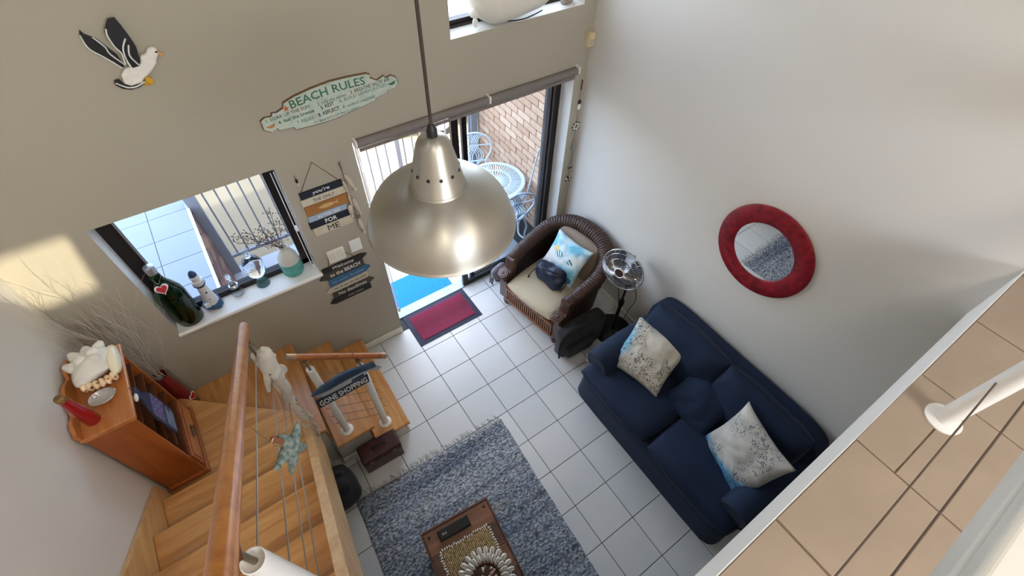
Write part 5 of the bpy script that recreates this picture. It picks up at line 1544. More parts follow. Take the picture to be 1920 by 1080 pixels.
# white whale on the upper sill
M_WHALE = mat('matt_white_plaster', (222, 216, 204), 0.65, var=0.04)
wh = thing('whale_sculpture', 'large white whale sculpture resting on the upper window sill', 'sculpture', (1.66, 0.44, UZ0 + 0.003))
b = MB()
spine_ = smooth_path([(-0.36, -0.015, 0.10), (-0.30, -0.02, 0.13), (-0.18, -0.035, 0.16), (0.0, -0.04, 0.17), (0.16, -0.025, 0.15), (0.28, 0.0, 0.17), (0.36, 0.02, 0.25)], 5)
rad = []
for i in range(len(spine_)):
    t = i / (len(spine_) - 1)
    rad.append(0.030 + 0.125 * max(0, math.sin(PI * min(1, (t * 1.08 + 0.04)) ** 0.85)) ** 0.9)
b.tube(spine_, rad, 28)
b.v = [(x, y * 1.0, max(0.0, z)) for x, y, z in b.v]
b.obj('body', M_WHALE, wh, 70)
b = MB(); b.sq((-0.365, -0.03, 0.09), 0.045, 0.045, 0.028, nu=10, nv=16); b.obj('snout', M_WHALE, wh, 70)
b = MB(); b.sq((-0.385, -0.06, 0.045), 0.02, 0.02, 0.03, nu=10, nv=14); b.obj('pebble_tooth', M_WHITE, wh, 70)
MB().tube(smooth_path([(-0.17, -0.125, 0.035), (-0.05, -0.132, 0.024), (0.06, -0.122, 0.030), (0.14, -0.105, 0.036)], 5), 0.004, 6).obj('belly_line', M_BLACK, wh, 60)
b = MB(); b.sq((-0.20, -0.158, 0.20), 0.006, 0.004, 0.010, nu=6, nv=8); b.obj('eye', M_BLACK, wh, 60)
for s in (-1, 1):
    b = MB(Matrix.Translation((0.38, 0.03, 0.28)) @ Matrix.Rotation(s * 0.6, 4, 'X')); b.sq((0.04, 0, s * 0.06), 0.05, 0.016, 0.08, nu=10, nv=14); b.obj('tail_fluke', M_WHALE, wh, 70)
t = thing('carved_seabird', 'small grey wooden carving at the right end of the upper window sill', 'ornament', (2.10, 0.43, UZ0 + 0.003))
MB().prism([(-0.05, 0.0), (0.04, 0.0), (0.055, 0.05), (0.03, 0.12), (-0.02, 0.15), (-0.05, 0.09)], 0.05, M=frame((0, 0.02, 0), (1, 0, 0), (0, 0, 1), (0, -1, 0))).obj('carving', mat('grey_driftwood', (150, 140, 134), 0.8, var=0.12, scale=20), t, bevel=0.01)

# ------------------------------------------------------------------ things on the back wall
YW = YB - 0.001
def wall_poly(pts, t, m, parent, name, y=YW, cx=0, cz=0, ch=0.0, bevel=0.0):
    M = frame((0, y, 0), (1, 0, 0), (0, 0, 1), (0, -1, 0))
    o = MB().prism([(p[0] - cx, p[1] - cz) for p in pts], t, M=Matrix.Translation((0, 0, 0)) @ frame((0, 0, 0), (1, 0, 0), (0, 0, 1), (0, -1, 0)), ch=ch).obj(name, m, parent, bevel=bevel)
    o.location = (0, y - (parent.location.y if parent else 0), 0)
    return o
# seagull
M_GW = mat('gull_white', (236, 232, 222), 0.5, var=0.05, scale=40)
M_GB = mat('gull_black', (26, 26, 30), 0.5, var=0.12, scale=40, bump=0.3, bscale=90)
M_GY = mat('gull_yellow', (214, 164, 40), 0.45, var=0.08)
M_GO = mat('gull_beak_orange', (214, 160, 96), 0.45, var=0.05)
GX, GZ = -0.63, 3.05
gu = thing('seagull_plaque', 'carved flying seagull with black wings hanging high on the back wall', 'wall ornament', (GX, YW, GZ))
gw1 = [(-0.756, 3.207), (-0.748, 3.187), (-0.718, 3.162), (-0.699, 3.122), (-0.679, 3.081), (-0.677, 3.031), (-0.691, 3.018), (-0.707, 3.056), (-0.745, 3.09), (-0.77, 3.131), (-0.767, 3.184)]
gw2 = [(-0.672, 3.189), (-0.637, 3.234), (-0.608, 3.237), (-0.602, 3.208), (-0.595, 3.157), (-0.591, 3.109), (-0.605, 3.047), (-0.62, 3.025), (-0.651, 3.023), (-0.661, 3.061), (-0.665, 3.106), (-0.675, 3.152)]
gbd = [(-0.71, 2.998), (-0.681, 3.024), (-0.644, 3.023), (-0.61, 3.031), (-0.598, 3.062), (-0.57, 3.063), (-0.556, 3.085), (-0.528, 3.088), (-0.517, 3.071), (-0.523, 3.052), (-0.541, 3.031), (-0.551, 3.012), (-0.589, 2.983), (-0.632, 2.959), (-0.647, 2.945), (-0.695, 2.941), (-0.718, 2.956)]
gk = [(-0.525, 3.068), (-0.505, 3.048), (-0.509, 3.033), (-0.534, 3.05)]
gt_ = [(-0.75, 2.978), (-0.727, 2.98), (-0.72, 2.952), (-0.697, 2.937), (-0.645, 2.949), (-0.63, 2.941), (-0.666, 2.924), (-0.706, 2.921), (-0.737, 2.935), (-0.754, 2.957)]
gf = [(-0.621, 2.974), (-0.601, 2.96), (-0.599, 2.932), (-0.622, 2.934), (-0.633, 2.95)]
gf2 = [(-0.650, 2.948), (-0.630, 2.945), (-0.628, 2.918), (-0.646, 2.922)]
def gp(pts, t, m, n, y0=0.0, bv=0.004):
    o = wall_poly(pts, t, m, gu, n, YW - y0, GX, GZ, 0.0, bv); return o
gp(gt_, 0.014, M_GB, 'tail', 0.004)
gp(gf2, 0.012, M_GY, 'foot', 0.002)
gp(gw1, 0.012, M_GB, 'wing', 0.0)
gp(gbd, 0.030, M_GW, 'body', 0.0, 0.010)
w2 = gp(gw2, 0.014, M_GB, 'wing', 0.026)
gp(gf, 0.016, M_GY, 'foot', 0.022)
gp(gk, 0.016, M_GO, 'beak', 0.004)
b = MB(); b.sq((-0.527 - GX, -0.031, 3.066 - GZ), 0.005, 0.003, 0.005, nu=6, nv=8); b.obj('eye', M_GB, gu, 60)
for pts, y in (([(-0.661, 3.202), (-0.67, 3.174), (-0.668, 3.127), (-0.658, 3.093), (-0.669, 3.046)], 0.0415), ([(-0.613, 3.15), (-0.642, 3.113), (-0.654, 3.067), (-0.653, 3.027)], 0.0415), ([(-0.615, 3.122), (-0.633, 3.079), (-0.62, 3.032)], 0.0415), ([(-0.765, 3.187), (-0.764, 3.13), (-0.725, 3.076), (-0.689, 3.022)], 0.013), ([(-0.727, 3.171), (-0.705, 3.124), (-0.702, 3.091), (-0.672, 3.033)], 0.013), ([(-0.748, 2.968), (-0.715, 2.938), (-0.68, 2.932), (-0.635, 2.945)], 0.019)):
    MB().tube(smooth_path([(p[0] - GX, -y, p[1] - GZ) for p in pts], 5), 0.0036, 6).obj('feather_line', M_WHITE, gu, 60)

# "beach rules" board
BX, BZ = 0.215, 2.58
q = NT('distressed_mint_board'); v = q.coord(); nz = q.n('TexNoise', Scale=12.0, Detail=6.0); q.l(v, nz.inputs['Vector'])
q.l(q.ramp(nz.outputs['Fac'], [(0.32, lin((176, 182, 166))), (0.5, lin((190, 206, 194))), (0.7, lin((208, 204, 186)))]), q.b.inputs['Base Color']); q.set(Roughness=0.7)
M_MINT = q.m
M_EDGE = mat('worn_board_edge', (120, 92, 66), 0.8, var=0.2, scale=30)
M_GREENT = mat('green_lettering', (64, 116, 92), 0.6, var=0.08)
M_DARKT = mat('dark_lettering', (58, 66, 60), 0.6, var=0.08)
M_TEALT = mat('grey_green_lettering', (104, 132, 120), 0.6, var=0.08)
br = thing('beach_rules_sign', 'oval pale green wooden sign reading BEACH RULES on the wall above the door', 'sign', (BX, YW, BZ))
beach = [(-0.222, 2.588), (-0.195, 2.603), (-0.154, 2.599), (-0.147, 2.618), (-0.122, 2.613), (-0.078, 2.629), (-0.068, 2.658), (0.004, 2.68), (0.11, 2.698), (0.226, 2.709), (0.342, 2.706), (0.455, 2.697), (0.477, 2.685), (0.472, 2.665), (0.516, 2.635), (0.564, 2.653), (0.574, 2.635), (0.614, 2.642), (0.643, 2.622), (0.653, 2.585), (0.631, 2.557), (0.577, 2.553), (0.568, 2.539), (0.487, 2.525), (0.477, 2.508), (0.35, 2.489), (0.221, 2.471), (0.116, 2.467), (-0.052, 2.475), (-0.057, 2.496), (-0.101, 2.498), (-0.144, 2.503), (-0.149, 2.521), (-0.188, 2.506), (-0.222, 2.53)]
wall_poly(beach, 0.014, M_EDGE, br, 'backing_board', YW, BX, BZ)
wall_poly([(BX + (x - BX) * 0.988, BZ + (z - BZ) * 0.955) for x, z in beach], 0.002, M_MINT, br, 'painted_face', YW - 0.014, BX, BZ)
def wt(parent, O, body, a, c, h, m, y, **k):
    # lettering whose baseline runs from a to c on the wall
    dx, dz = c[0] - a[0], c[1] - a[1]
    roll = math.atan2(dz, dx)
    M = Matrix.Translation(((a[0] + c[0]) / 2 - O[0], y, (a[1] + c[1]) / 2 - O[1])) @ frame((0, 0, 0), (1, 0, 0), (0, 0, 1), (0, -1, 0)) @ Matrix.Rotation(roll, 4, 'Z') @ Matrix.Translation((0, h / 2, 0))
    return letters('lettering', body, math.hypot(dx, dz), h, M, m, parent, 0.0012, **k)
BO = (BX, BZ)
for body, a, c, h, m, k in (
        ('BEACH RULES', (-0.034, 2.610), (0.437, 2.632), 0.050, M_GREENT, dict(bend=0.012, bold=0.01)),
        ('1. SOAK UP THE SUN', (-0.19, 2.572), (0.07, 2.589), 0.020, M_DARKT, {}),
        ('4. feel the breeze', (-0.13, 2.541), (0.089, 2.555), 0.022, M_GREENT, dict(bold=0.012)),
        ('2. ride the waves', (0.116, 2.584), (0.302, 2.595), 0.020, M_TEALT, dict(shear=0.3)),
        ('3. BREATHE SALTY AIR', (0.332, 2.598), (0.596, 2.613), 0.022, M_DARKT, {}),
        ('5. REST', (0.132, 2.556), (0.216, 2.563), 0.022, M_DARKT, dict(bold=0.012)),
        ('6. BUILD SANDCASTLES', (0.252, 2.565), (0.570, 2.585), 0.020, M_TEALT, {}),
        ('8. REFLECT', (0.105, 2.515), (0.241, 2.523), 0.024, M_DARKT, dict(bold=0.014)),
        ('7. RELAX', (-0.029, 2.510), (0.075, 2.512), 0.020, M_TEALT, {}),
        ('9. collect seashells', (0.262, 2.521), (0.482, 2.533), 0.020, M_TEALT, dict(shear=0.3)),
        ('10. BAREFOOT REQUIRED', (0.065, 2.477), (0.37, 2.490), 0.017, M_TEALT, {})):
    wt(br, BO, body, a, c, h, m, -0.0162, **k)
def star2(r0, r1, n=5, a0=0.3):
    return [((r0 if k % 2 == 0 else r1) * math.cos(a0 + PI * k / n), (r0 if k % 2 == 0 else r1) * math.sin(a0 + PI * k / n)) for k in range(2 * n)]
M_ORG = mat('orange_print', (206, 120, 60), 0.6, var=0.1)
FM = frame((0, 0, 0), (1, 0, 0), (0, 0, 1), (0, -1, 0))
MB().prism(star2(0.022, 0.009), 0.0015, M=Matrix.Translation((-0.062 - BX, -0.016, 2.622 - BZ)) @ FM).obj('starfish_print', M_ORG, br)
for (x, z, m) in ((-0.176, 2.545, mat('tan_print', (176, 128, 72), 0.6, var=0.1)), (0.606, 2.592, M_GREENT)):
    MB().prism([(0.026, 0.012), (0.018, -0.010), (-0.004, -0.012), (-0.03, 0.0), (-0.004, 0.004)], 0.0015, M=Matrix.Translation((x - BX, -0.016, z - BZ)) @ FM).obj('shell_print', m, br)

# plank sign "you're the only fish ... for me"
def plank_sign(name, label, O, planks, rope_pts):
    s = thing(name, label, 'sign', (O[0], YW, O[1]))
    for pts, m in planks:
        MB().prism([(p[0] - O[0], p[1] - O[1]) for p in pts], 0.012, M=Matrix.Translation((0, -0.002, 0)) @ FM, ch=0.0015).obj('plank', m, s)
    MB().tube([(p[0] - O[0], -0.006, p[1] - O[1]) for p in rope_pts], 0.003, 6).obj('rope', M_ROPE, s, 60)
    return s
M_ROPE = mat('jute_rope', (122, 100, 72), 0.9, var=0.15, scale=80)
M_NV = mat('navy_plank', (30, 34, 48), 0.65, var=0.15, scale=20)
M_CR = mat('cream_plank', (204, 194, 172), 0.7, var=0.08, scale=20)
M_BR = wood('brown_plank', (150, 98, 44), (180, 126, 66), 0, 0.6, 0.0)
M_LB = mat('pale_blue_plank', (160, 178, 196), 0.65, var=0.08, scale=20)
def rect(x0, x1, z0, z1): return [(x0, z0), (x1, z0), (x1, z1), (x0, z1)]
HO = (-0.03, 1.83)
hs1 = plank_sign('plank_sign', 'hanging sign of six navy, cream, brown and blue planks between window and door', HO,
    [(rect(-0.178, 0.119, 1.976, 2.029), M_NV), (rect(-0.186, 0.130, 1.913, 1.971), M_CR), (rect(-0.180, 0.128, 1.824, 1.908), M_BR), (rect(-0.183, 0.106, 1.769, 1.819), M_LB), (rect(-0.193, 0.102, 1.707, 1.765), M_NV), (rect(-0.178, 0.115, 1.629, 1.702), M_CR)],
    [(-0.165, 2.024), (-0.028, 2.226), (0.105, 2.024)])
wt(hs1, HO, "you're", (-0.095, 1.984), (0.028, 1.986), 0.036, M_WHITE, -0.0141, shear=0.15, bold=0.01)
wt(hs1, HO, 'THE ONLY', (-0.105, 1.928), (0.045, 1.930), 0.026, M_DARKT, -0.0141)
wt(hs1, HO, 'IN THE SEA', (-0.115, 1.782), (0.05, 1.782), 0.022, M_WHITE, -0.0141)
wt(hs1, HO, 'FOR', (-0.078, 1.718), (0.010, 1.718), 0.038, M_WHITE, -0.0141, bold=0.012)
wt(hs1, HO, 'M', (-0.078, 1.640), (-0.030, 1.640), 0.050, M_BLACK, -0.0141)
wt(hs1, HO, 'E', (-0.020, 1.640), (0.012, 1.640), 0.050, M_BLACK, -0.0141)
fish = smooth_path([(-0.075, 0.0, 0), (-0.03, 0.018, 0), (0.02, 0.014, 0), (0.045, 0.004, 0), (0.07, 0.020, 0), (0.062, 0.0, 0), (0.07, -0.018, 0), (0.045, -0.003, 0), (0.02, -0.013, 0), (-0.03, -0.018, 0)], 3, True)
MB().prism([(p.x, p.y) for p in fish], 0.0014, M=Matrix.Translation((-0.015 - HO[0], -0.0141, 1.866 - HO[1])) @ FM).obj('fish_print', mat('pale_fish_print', (206, 170, 116), 0.6, var=0.08), hs1)

WO = (-0.07, 1.07)
M_BK = mat('charcoal_plank', (40, 36, 34), 0.65, var=0.15, scale=20)
M_GK = mat('grey_brown_plank', (72, 64, 54), 0.65, var=0.15, scale=20)
M_BL = mat('blue_plank', (58, 106, 142), 0.65, var=0.12, scale=20)
ws = plank_sign('plank_sign', 'hanging sign of six pointed planks starting Welcome to the BEACH below the switches', WO,
    [([(-0.240, 1.236), (0.092, 1.228), (0.138, 1.262), (0.095, 1.285), (-0.238, 1.284)], M_BK), ([(-0.281, 1.176), (-0.235, 1.154), (0.095, 1.156), (0.092, 1.224), (-0.235, 1.232)], M_GK), ([(-0.225, 1.060), (0.095, 1.075), (0.136, 1.110), (0.095, 1.150), (-0.222, 1.148)], M_BL), ([(-0.274, 1.012), (-0.235, 0.990), (0.094, 0.996), (0.096, 1.066), (-0.232, 1.050)], M_CR), ([(-0.232, 0.918), (0.094, 0.920), (0.139, 0.948), (0.094, 0.990), (-0.232, 0.985)], M_GK), ([(-0.276, 0.868), (-0.238, 0.844), (0.092, 0.847), (0.094, 0.914), (-0.236, 0.912)], M_BK)],
    [(-0.179, 1.28), (-0.145, 1.421), (-0.064, 1.42), (0.040, 1.28)])
wt(ws, WO, 'Welcome', (-0.156, 1.244), (0.019, 1.241), 0.034, M_WHITE, -0.0141, shear=0.3)
wt(ws, WO, 'to the BEACH', (-0.195, 1.170), (0.062, 1.176), 0.040, M_WHITE, -0.0141, bold=0.01)
wt(ws, WO, 'The weather, The summer', (-0.195, 1.085), (0.080, 1.095), 0.026, M_LB, -0.0141, shear=0.3)
wt(ws, WO, 'The drinks, On the sand', (-0.205, 1.008), (0.080, 1.020), 0.026, M_BK, -0.0141, shear=0.3)
wt(ws, WO, 'No deadlines', (-0.184, 0.932), (0.065, 0.936), 0.038, M_WHITE, -0.0141)
wt(ws, WO, 'just relax', (-0.12, 0.868), (0.02, 0.870), 0.022, M_CR, -0.0141, shear=0.3)

# strings of wooden floats
M_FLOAT = mat('bleached_driftwood', (196, 184, 164), 0.85, var=0.12, scale=24)
fl = thing('driftwood_garland', 'hanging string of pale driftwood fish beside the plank sign, next to the door', 'garland', (0.142, YW - 0.02, 2.17))
def dfish(p, q_, r, parent, nm='driftwood_fish'):
    p = Vector(p); q_ = Vector(q_); a = q_ - p
    MB().tube([p, p + a * 0.15, p + a * 0.45, p + a * 0.75, p + a * 0.88, q_], [r * 0.3, r * 0.85, r, r * 0.6, r * 0.4, r * 0.85], 10).obj(nm, M_FLOAT, parent, 60)
MB().tube(smooth_path([(0, 0, 0), (0.0, -0.004, -0.2), (0.006, -0.004, -0.45), (0.012, 0, -0.67)], 6), 0.0025, 5).obj('cord', M_ROPE, fl, 60)
MB().cyl((-0.003, 0.006, -0.01), (0.0, -0.004, -0.075), 0.006, 0.003, n=8).obj('hook', M_ROPE, fl, 60)
for p, q_, r in (((0.003, -0.012, -0.10), (0.048, -0.016, -0.245), 0.019), ((-0.018, -0.010, -0.145), (-0.004, -0.010, -0.27), 0.013), ((0.012, -0.012, -0.315), (0.034, -0.014, -0.465), 0.018), ((-0.024, -0.010, -0.36), (-0.026, -0.010, -0.47), 0.020), ((0.010, -0.012, -0.515), (0.024, -0.012, -0.66), 0.018), ((-0.010, -0.010, -0.27), (-0.006, -0.010, -0.38), 0.011)):
    dfish(p, q_, r, fl)
MB().prism(star2(0.030, 0.012, 5, 0.6), 0.008, M=Matrix.Translation((0.004, -0.026, -0.475)) @ FM).obj('rope_knot', M_ROPE, fl, bevel=0.002)
lo_ = thing('fish_hook_ornament', 'tiny dark metal hook ornament on the wall left of the plank sign', 'wall ornament', (-0.158, YW, 2.13))
b = MB(); b.sq((0, -0.008, 0.0), 0.009, 0.006, 0.02, nu=8, nv=10); b.obj('charm', M_BLACK, lo_, 60)
MB().tube([(0, -0.006, 0.02), (-0.002, -0.004, 0.042)], 0.002, 5).obj('hook', M_BLACK, lo_, 60)
MB().tube([(0, -0.006, -0.02), (0.004, -0.005, -0.046)], 0.0025, 5).obj('bead_drop', M_WHITE, lo_, 60)

# switches
sw = thing('light_switch', 'large white double light switch plate partly behind the Welcome sign rope', 'switch', (-0.089, YW, 1.375))
MB().box(-0.067, 0.067, -0.010, 0, -0.066, 0.062, 0, 0.002).obj('plate', M_WHITE, sw)
for x in (-0.031, 0.031): MB().box(x - 0.026, x + 0.026, -0.016, -0.010, -0.045, 0.040, 0, 0.002).obj('rocker', mat('ivory_rocker', (226, 220, 196), 0.35, var=0.03) if x < 0 else bpy.data.materials['ivory_rocker'], sw)
sw = thing('light_switch', 'smaller square white switch plate to the right of the double switch', 'switch', (0.075, YW, 1.392))
MB().box(-0.046, 0.046, -0.010, 0, -0.062, 0.062, 0, 0.002).obj('plate', M_WHITE, sw)
MB().box(-0.018, 0.018, -0.016, -0.010, -0.03, 0.03, 0, 0.002).obj('rocker', M_WHITE, sw)
# alarm sensor in the corner
se = thing('motion_sensor', 'small cream motion sensor box in the upper corner by the upper window', 'sensor', (2.296, YW, 2.49))
b = MB(); b.box(-0.032, 0.030, -0.042, -0.001, -0.055, 0.055, 0, 0.004); b.obj('housing', mat('cream_plastic', (222, 202, 160), 0.45, var=0.04), se, bevel=0.004)
MB().box(-0.024, 0.022, -0.045, -0.041, -0.040, 0.005, 0, 0.002).obj('lens', M_CREAM, se)

# string of nautical ornaments beside the door jamb
M_PEWT = mat('pewter', (168, 170, 174), 0.35, metal=0.7, var=0.12, scale=40)
go = thing('nautical_garland', 'hanging string of small white and black nautical ornaments right of the sliding door', 'garland', (2.292, YW - 0.012, 2.12))
MB().tube([(0, 0, 0), (0, 0, -1.02)], 0.0018, 5).obj('cord', M_ROPE, go, 60)
MB().box(-0.004, 0.004, -0.004, 0.010, -0.06, 0.03).obj('hanger', M_ROPE, go)
b = MB(); b.sq((0, 0, -0.215), 0.020, 0.012, 0.030, nu=8, nv=12); b.obj('anchor_buoy', M_WHITE, go, 60)
b = MB(); b.sq((0, 0, -0.17), 0.017, 0.012, 0.022, nu=8, nv=12); b.obj('buoy_top', M_BLACK, go, 60)
MB().tube(arc((0, 0, -0.41), 0.030, 0, 2 * PI, 24, 'xz')[:-1], 0.006, 8, closed=True).obj('ship_wheel', M_WHITE, go, 60)
for k in range(8):
    a = 2 * PI * k / 8
    MB().cyl((0.030 * math.cos(a), 0, -0.41 + 0.030 * math.sin(a)), (0.046 * math.cos(a), 0, -0.41 + 0.046 * math.sin(a)), 0.0045, 0.006, 7).obj('wheel_spoke', M_BLACK, go, 60)
MB().lathe([(0.020, -0.66), (0.020, -0.65), (0.011, -0.60), (0.014, -0.598), (0.010, -0.58), (0.0, -0.57)], 14).obj('lighthouse_charm', M_PEWT, go, 60)
MB().prism([(-0.026, -0.03), (0.026, -0.03), (0.006, 0.045)], 0.008, M=Matrix.Translation((0, 0.004, -0.83)) @ FM).obj('sail_charm', M_PEWT, go)
MB().box(-0.024, 0.024, -0.006, 0.006, -0.877, -0.862, 0, 0.003).obj('boat_charm', M_BLACK, go)
ring_pts = arc((0, 0, -1.01), 0.026, 0, 2 * PI, 32, 'xz')
for k in range(8):
    MB().tube(ring_pts[k * 4:k * 4 + 5], 0.010, 8).obj('lifebuoy_segment', M_WHITE if k % 2 else M_BLACK, go, 60)

# ------------------------------------------------------------------ things hanging on the stair railings
M_SEA = mat('white_rope_plaster', (206, 200, 188), 0.75, var=0.08, scale=40)
sh_ = thing('seahorse_ornament', 'white carved seahorse hanging on the post at the foot of the long handrail', 'ornament', (-0.77, -0.70, 1.70))
def so_(p): return (p[0] + 0.77, p[1] + 0.70, p[2] - 1.70)
body = smooth_path([so_(p) for p in [(-0.745, -0.70, 1.955), (-0.757, -0.705, 1.89), (-0.768, -0.71, 1.807), (-0.757, -0.71, 1.741), (-0.768, -0.71, 1.655), (-0.765, -0.71, 1.572), (-0.780, -0.71, 1.487), (-0.800, -0.705, 1.40)]], 9)
rr = []
for i in range(len(body)):
    t = i / (len(body) - 1)
    base = 0.022 + 0.020 * math.sin(PI * min(1, t * 1.05 + 0.1)) + 0.006 * math.sin(9 * t)
    rr.append(base * (1.0 - 0.45 * t ** 3) + (0.0035 if i % 2 else -0.0025))
MB().tube(body, rr, 14).obj('ribbed_body', M_SEA, sh_, 70)
sn = smooth_path([so_(p) for p in [(-0.765, -0.715, 1.85), (-0.790, -0.725, 1.80), (-0.818, -0.735, 1.73), (-0.838, -0.74, 1.655)]], 5)
MB().tube(sn, [0.030 - 0.020 * (i / (len(sn) - 1)) for i in range(len(sn))], 12).obj('snout', M_SEA, sh_, 70)
b = MB(); b.sq(so_((-0.780, -0.748, 1.808)), 0.006, 0.006, 0.011, nu=8, nv=10); b.obj('eye', M_BLACK, sh_, 60)
for p in [(-0.742, -0.70, 1.965), (-0.728, -0.70, 1.93), (-0.724, -0.70, 1.885)]:
    b = MB(); b.sq(so_(p), 0.016, 0.012, 0.024, nu=8, nv=10, amp=0.004, fq=50); b.obj('crest', M_SEA, sh_, 60)
b = MB(); b.sq(so_((-0.725, -0.70, 1.735)), 0.026, 0.010, 0.052, nu=8, nv=14); b.obj('fin', M_SEA, sh_, 60)
MB().tube([so_((-0.775, -0.66, 2.0)), so_((-0.755, -0.69, 1.95))], 0.002, 5).obj('string', M_ROPE, sh_, 60)
ss = thing('shell_strand', 'strand of white shells and driftwood hanging below the white seahorse', 'garland', (-0.755, -0.72, 1.43))
MB().tube(smooth_path([(0, 0, 0.0), (-0.004, 0, -0.13), (0.005, 0, -0.25), (0.006, 0, -0.40), (0.0, 0, -0.55)], 5), 0.0025, 5).obj('cord', M_ROPE, ss, 60)
random.seed(3)
for k in range(9):
    dfish((random.uniform(-.012, .012), -0.012, -0.02 - 0.058 * k), (random.uniform(-.02, .02), -0.014, -0.085 - 0.058 * k), random.uniform(0.009, 0.014), ss, 'shell')
MB().prism([(-0.035, 0.07), (0.03, 0.02), (-0.05, -0.09)], 0.006, M=Matrix.Translation((-0.03, 0.0, -0.40)) @ FM).obj('paper_sail', M_SEA, ss)

# starfish on the cables
q = NT('grey_green_starfish'); v = q.coord(); nz = q.n('TexNoise', Scale=60.0, Detail=4.0); q.l(v, nz.inputs['Vector'])
q.l(q.ramp(nz.outputs['Fac'], [(0.35, lin((92, 106, 100))), (0.65, lin((146, 158, 148)))]), q.b.inputs['Base Color']); q.set(Roughness=0.85); q.bump(nz.outputs['Fac'], 0.6, 0.006)
M_STARF = q.m
D_ = Vector((-0.428, -0.653, -0.625)); R_ = Vector((0.823, -0.567, 0.028)); F_ = Vector((0.373, 0.503, -0.780))
Wd = (R_ * math.cos(1.38) + F_ * math.sin(1.38)).normalized()
sf = thing('starfish', 'grey-green spiny starfish tied to the cables of the stair railing', 'starfish', (-0.752, -1.46, 2.26))
SFM = frame((0, 0, 0), D_, Wd, D_.cross(Wd))
for k in range(5):
    a = 2 * PI * k / 5 + 0.12
    dirv = Vector((math.cos(a), math.sin(a), 0)); n = 9
    side = Vector((-math.sin(a), math.cos(a), 0))
    pts = [dirv * (0.104 * i / n) + side * 0.006 * math.sin(i * 0.5 + k) for i in range(n + 1)]
    arm = MB(SFM).tube(pts, [0.026 * (1 - i / n) ** 0.7 + 0.005 for i in range(n + 1)], 12).obj('arm', M_STARF, sf, 70)
    for i in range(2, n + 1):
        for s in (-1, 1):
            p = pts[i] + side * s * (0.024 * (1 - i / n) ** 0.7 + 0.004)
            MB(SFM).tube([p, p + side * s * 0.007 + Vector((0, 0, 0.003))], [0.0035, 0.001], 5).obj('spine', M_STARF, arm, 60)
MB().tube([(0, 0, 0.0), (-0.035, 0.01, 0.06), (-0.048, 0.0, 0.28)], 0.0015, 5).obj('string', M_ROPE, sf, 60)
cr = thing('coral_twist', 'small orange-brown twist of dried coral stuck to the cables beside the starfish', 'ornament', (-0.758, -1.485, 2.42))
b = MB(); b.tube(smooth_path([(0.004, 0.02, -0.10), (0.0, 0.01, -0.05), (-0.01, -0.012, 0.02), (0.004, -0.03, 0.075), (0.0, -0.052, 0.125)], 6), [0.016 - 0.0003 * i + 0.004 * (i % 2) for i in range(25)], 9)
cr.scale = (0.62, 0.62, 0.62)
b.obj('coral', mat('orange_coral', (146, 98, 66), 0.85, var=0.25, scale=50, bump=0.4, bscale=120), cr, 60)
MB().tube([(0, -0.052, 0.12), (0.008, -0.075, 0.15), (-0.006, -0.085, 0.14)], 0.005, 6).obj('coral_tip', mat('pale_coral', (206, 168, 134), 0.85, var=0.2, scale=50), cr, 60)

# "gone shopping" fish sign on the short handrail
GO_ = (-0.47, 1.10)
gs = thing('gone_shopping_sign', 'blue fish-shaped wooden sign reading GONE SHOPPING on the short stair railing', 'sign', (GO_[0], -0.59, GO_[1]))
M_FB = mat('fish_blue_back', (58, 84, 112), 0.55, var=0.2, scale=24)
M_FBD = mat('fish_navy_stripe', (40, 54, 76), 0.55, var=0.2, scale=24)
M_FG = mat('fish_grey_belly', (168, 174, 176), 0.55, var=0.1, scale=24)
def gq(pts, t, m, n, y=0.0):
    return MB().prism([(p[0] - GO_[0], p[1] - GO_[1]) for p in pts], t, M=Matrix.Translation((0, y, 0)) @ FM, ch=0.002).obj(n, m, gs)
back = [(p.x, p.y) for p in smooth_path([(-0.690, 1.175, 0), (-0.62, 1.215, 0), (-0.52, 1.248, 0), (-0.42, 1.248, 0), (-0.33, 1.222, 0), (-0.235, 1.198, 0)], 4)]
gq(back + [(-0.230, 1.140), (-0.33, 1.158), (-0.45, 1.162), (-0.58, 1.150)], 0.018, M_FB, 'fish_back')
gq([(-0.690, 1.173), (-0.58, 1.148), (-0.45, 1.160), (-0.33, 1.156), (-0.275, 1.147), (-0.32, 1.105), (-0.50, 1.095), (-0.63, 1.105)], 0.014, M_FG, 'fish_belly')
gq([(-0.285, 1.145), (-0.225, 1.128), (-0.192, 1.075), (-0.232, 1.060), (-0.27, 1.095)], 0.008, M_FG, 'tail_fin', 0.006)
for k in range(3):
    z = 1.175 + 0.02 * k
    gq([(-0.60 + 0.04 * k, z), (-0.30 - 0.03 * k, z + 0.004), (-0.30 - 0.03 * k, z + 0.011), (-0.60 + 0.04 * k, z + 0.007)], 0.003, M_FBD, 'stripe', -0.0175)
gq([(-0.42, 1.128), (-0.33, 1.135), (-0.33, 1.112), (-0.42, 1.110)], 0.006, M_FBD, 'side_fin', -0.012)
gq([(-0.688, 0.985), (-0.312, 0.990), (-0.304, 1.086), (-0.684, 1.094)], 0.012, M_FBD, 'text_board')
wt(gs, GO_, 'GONE SHOPPING', (-0.672, 1.000), (-0.322, 1.006), 0.070, M_WHITE, -0.0122, bold=0.015)
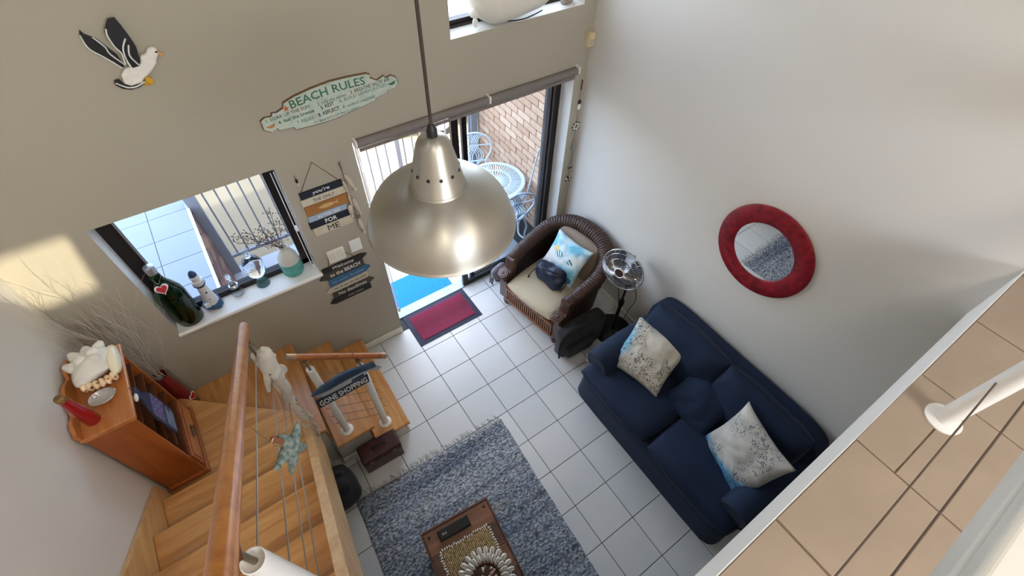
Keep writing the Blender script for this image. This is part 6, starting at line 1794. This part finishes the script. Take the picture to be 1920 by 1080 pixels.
for x in (-0.60, -0.37): MB().cyl((x - GO_[0], -0.006, 1.080 - GO_[1]), (x - GO_[0], -0.006, 1.125 - GO_[1]), 0.003, n=6).obj('link', M_ROPE, gs, 60)
MB().tube(smooth_path([(-0.36 - GO_[0], -0.008, 1.205 - GO_[1]), (-0.345 - GO_[0], 0.005, 1.30 - GO_[1]), (-0.335 - GO_[0], 0.035, 1.352 - GO_[1]), (-0.33 - GO_[0], 0.062, 1.33 - GO_[1])], 5), 0.0025, 5).obj('cord', mat('copper_cord', (150, 92, 56), 0.6, var=0.1), gs, 60)

# ------------------------------------------------------------------ stored under the stairs
M_LEATH = mat('dark_maroon_leather', (62, 26, 28), 0.4, var=0.25, scale=16, bump=0.3, bscale=50)
sc_ = thing('leather_case', 'dark maroon leather case on the floor tiles against the side of the stairs', 'case', (-0.462, -0.745, 0.0), math.radians(-2))
MB().box(-0.165, 0.165, -0.078, 0.078, 0.0, 0.20, 0, 0.012).obj('case_body', M_LEATH, sc_, bevel=0.006)
MB().box(-0.168, 0.168, -0.081, 0.081, 0.20, 0.245, 0, 0.012).obj('lid', M_LEATH, sc_, bevel=0.006)
MB().tube(smooth_path([(-0.05, 0, 0.245), (-0.045, 0, 0.268), (0.045, 0, 0.268), (0.05, 0, 0.245)], 5), 0.007, 8).obj('handle', M_BLACK, sc_, 60)
for x in (-0.1, 0.1): MB().box(x - 0.012, x + 0.012, -0.086, -0.08, 0.185, 0.215, 0, 0.002).obj('clasp', M_GOLD, sc_)
bg = thing('black_bag', 'soft black bag slumped on the tiles under the upper stair flight', 'bag', (-0.875, -0.865, 0.0))
b = MB(); b.sq((0, 0, 0.19), 0.15, 0.155, 0.20, 0.7, 0.7, 18, 30, amp=0.035, fq=6, seed=4); b.v = [(x, y, max(0.0, z)) for x, y, z in b.v]; b.obj('bag_body', M_BCLOTH, bg, 70)
MB().tube(smooth_path([(-0.08, -0.03, 0.35), (-0.05, -0.02, 0.42), (0.06, 0.02, 0.42), (0.09, 0.03, 0.35)], 5), 0.011, 8).obj('handle', M_BCLOTH, bg, 60)
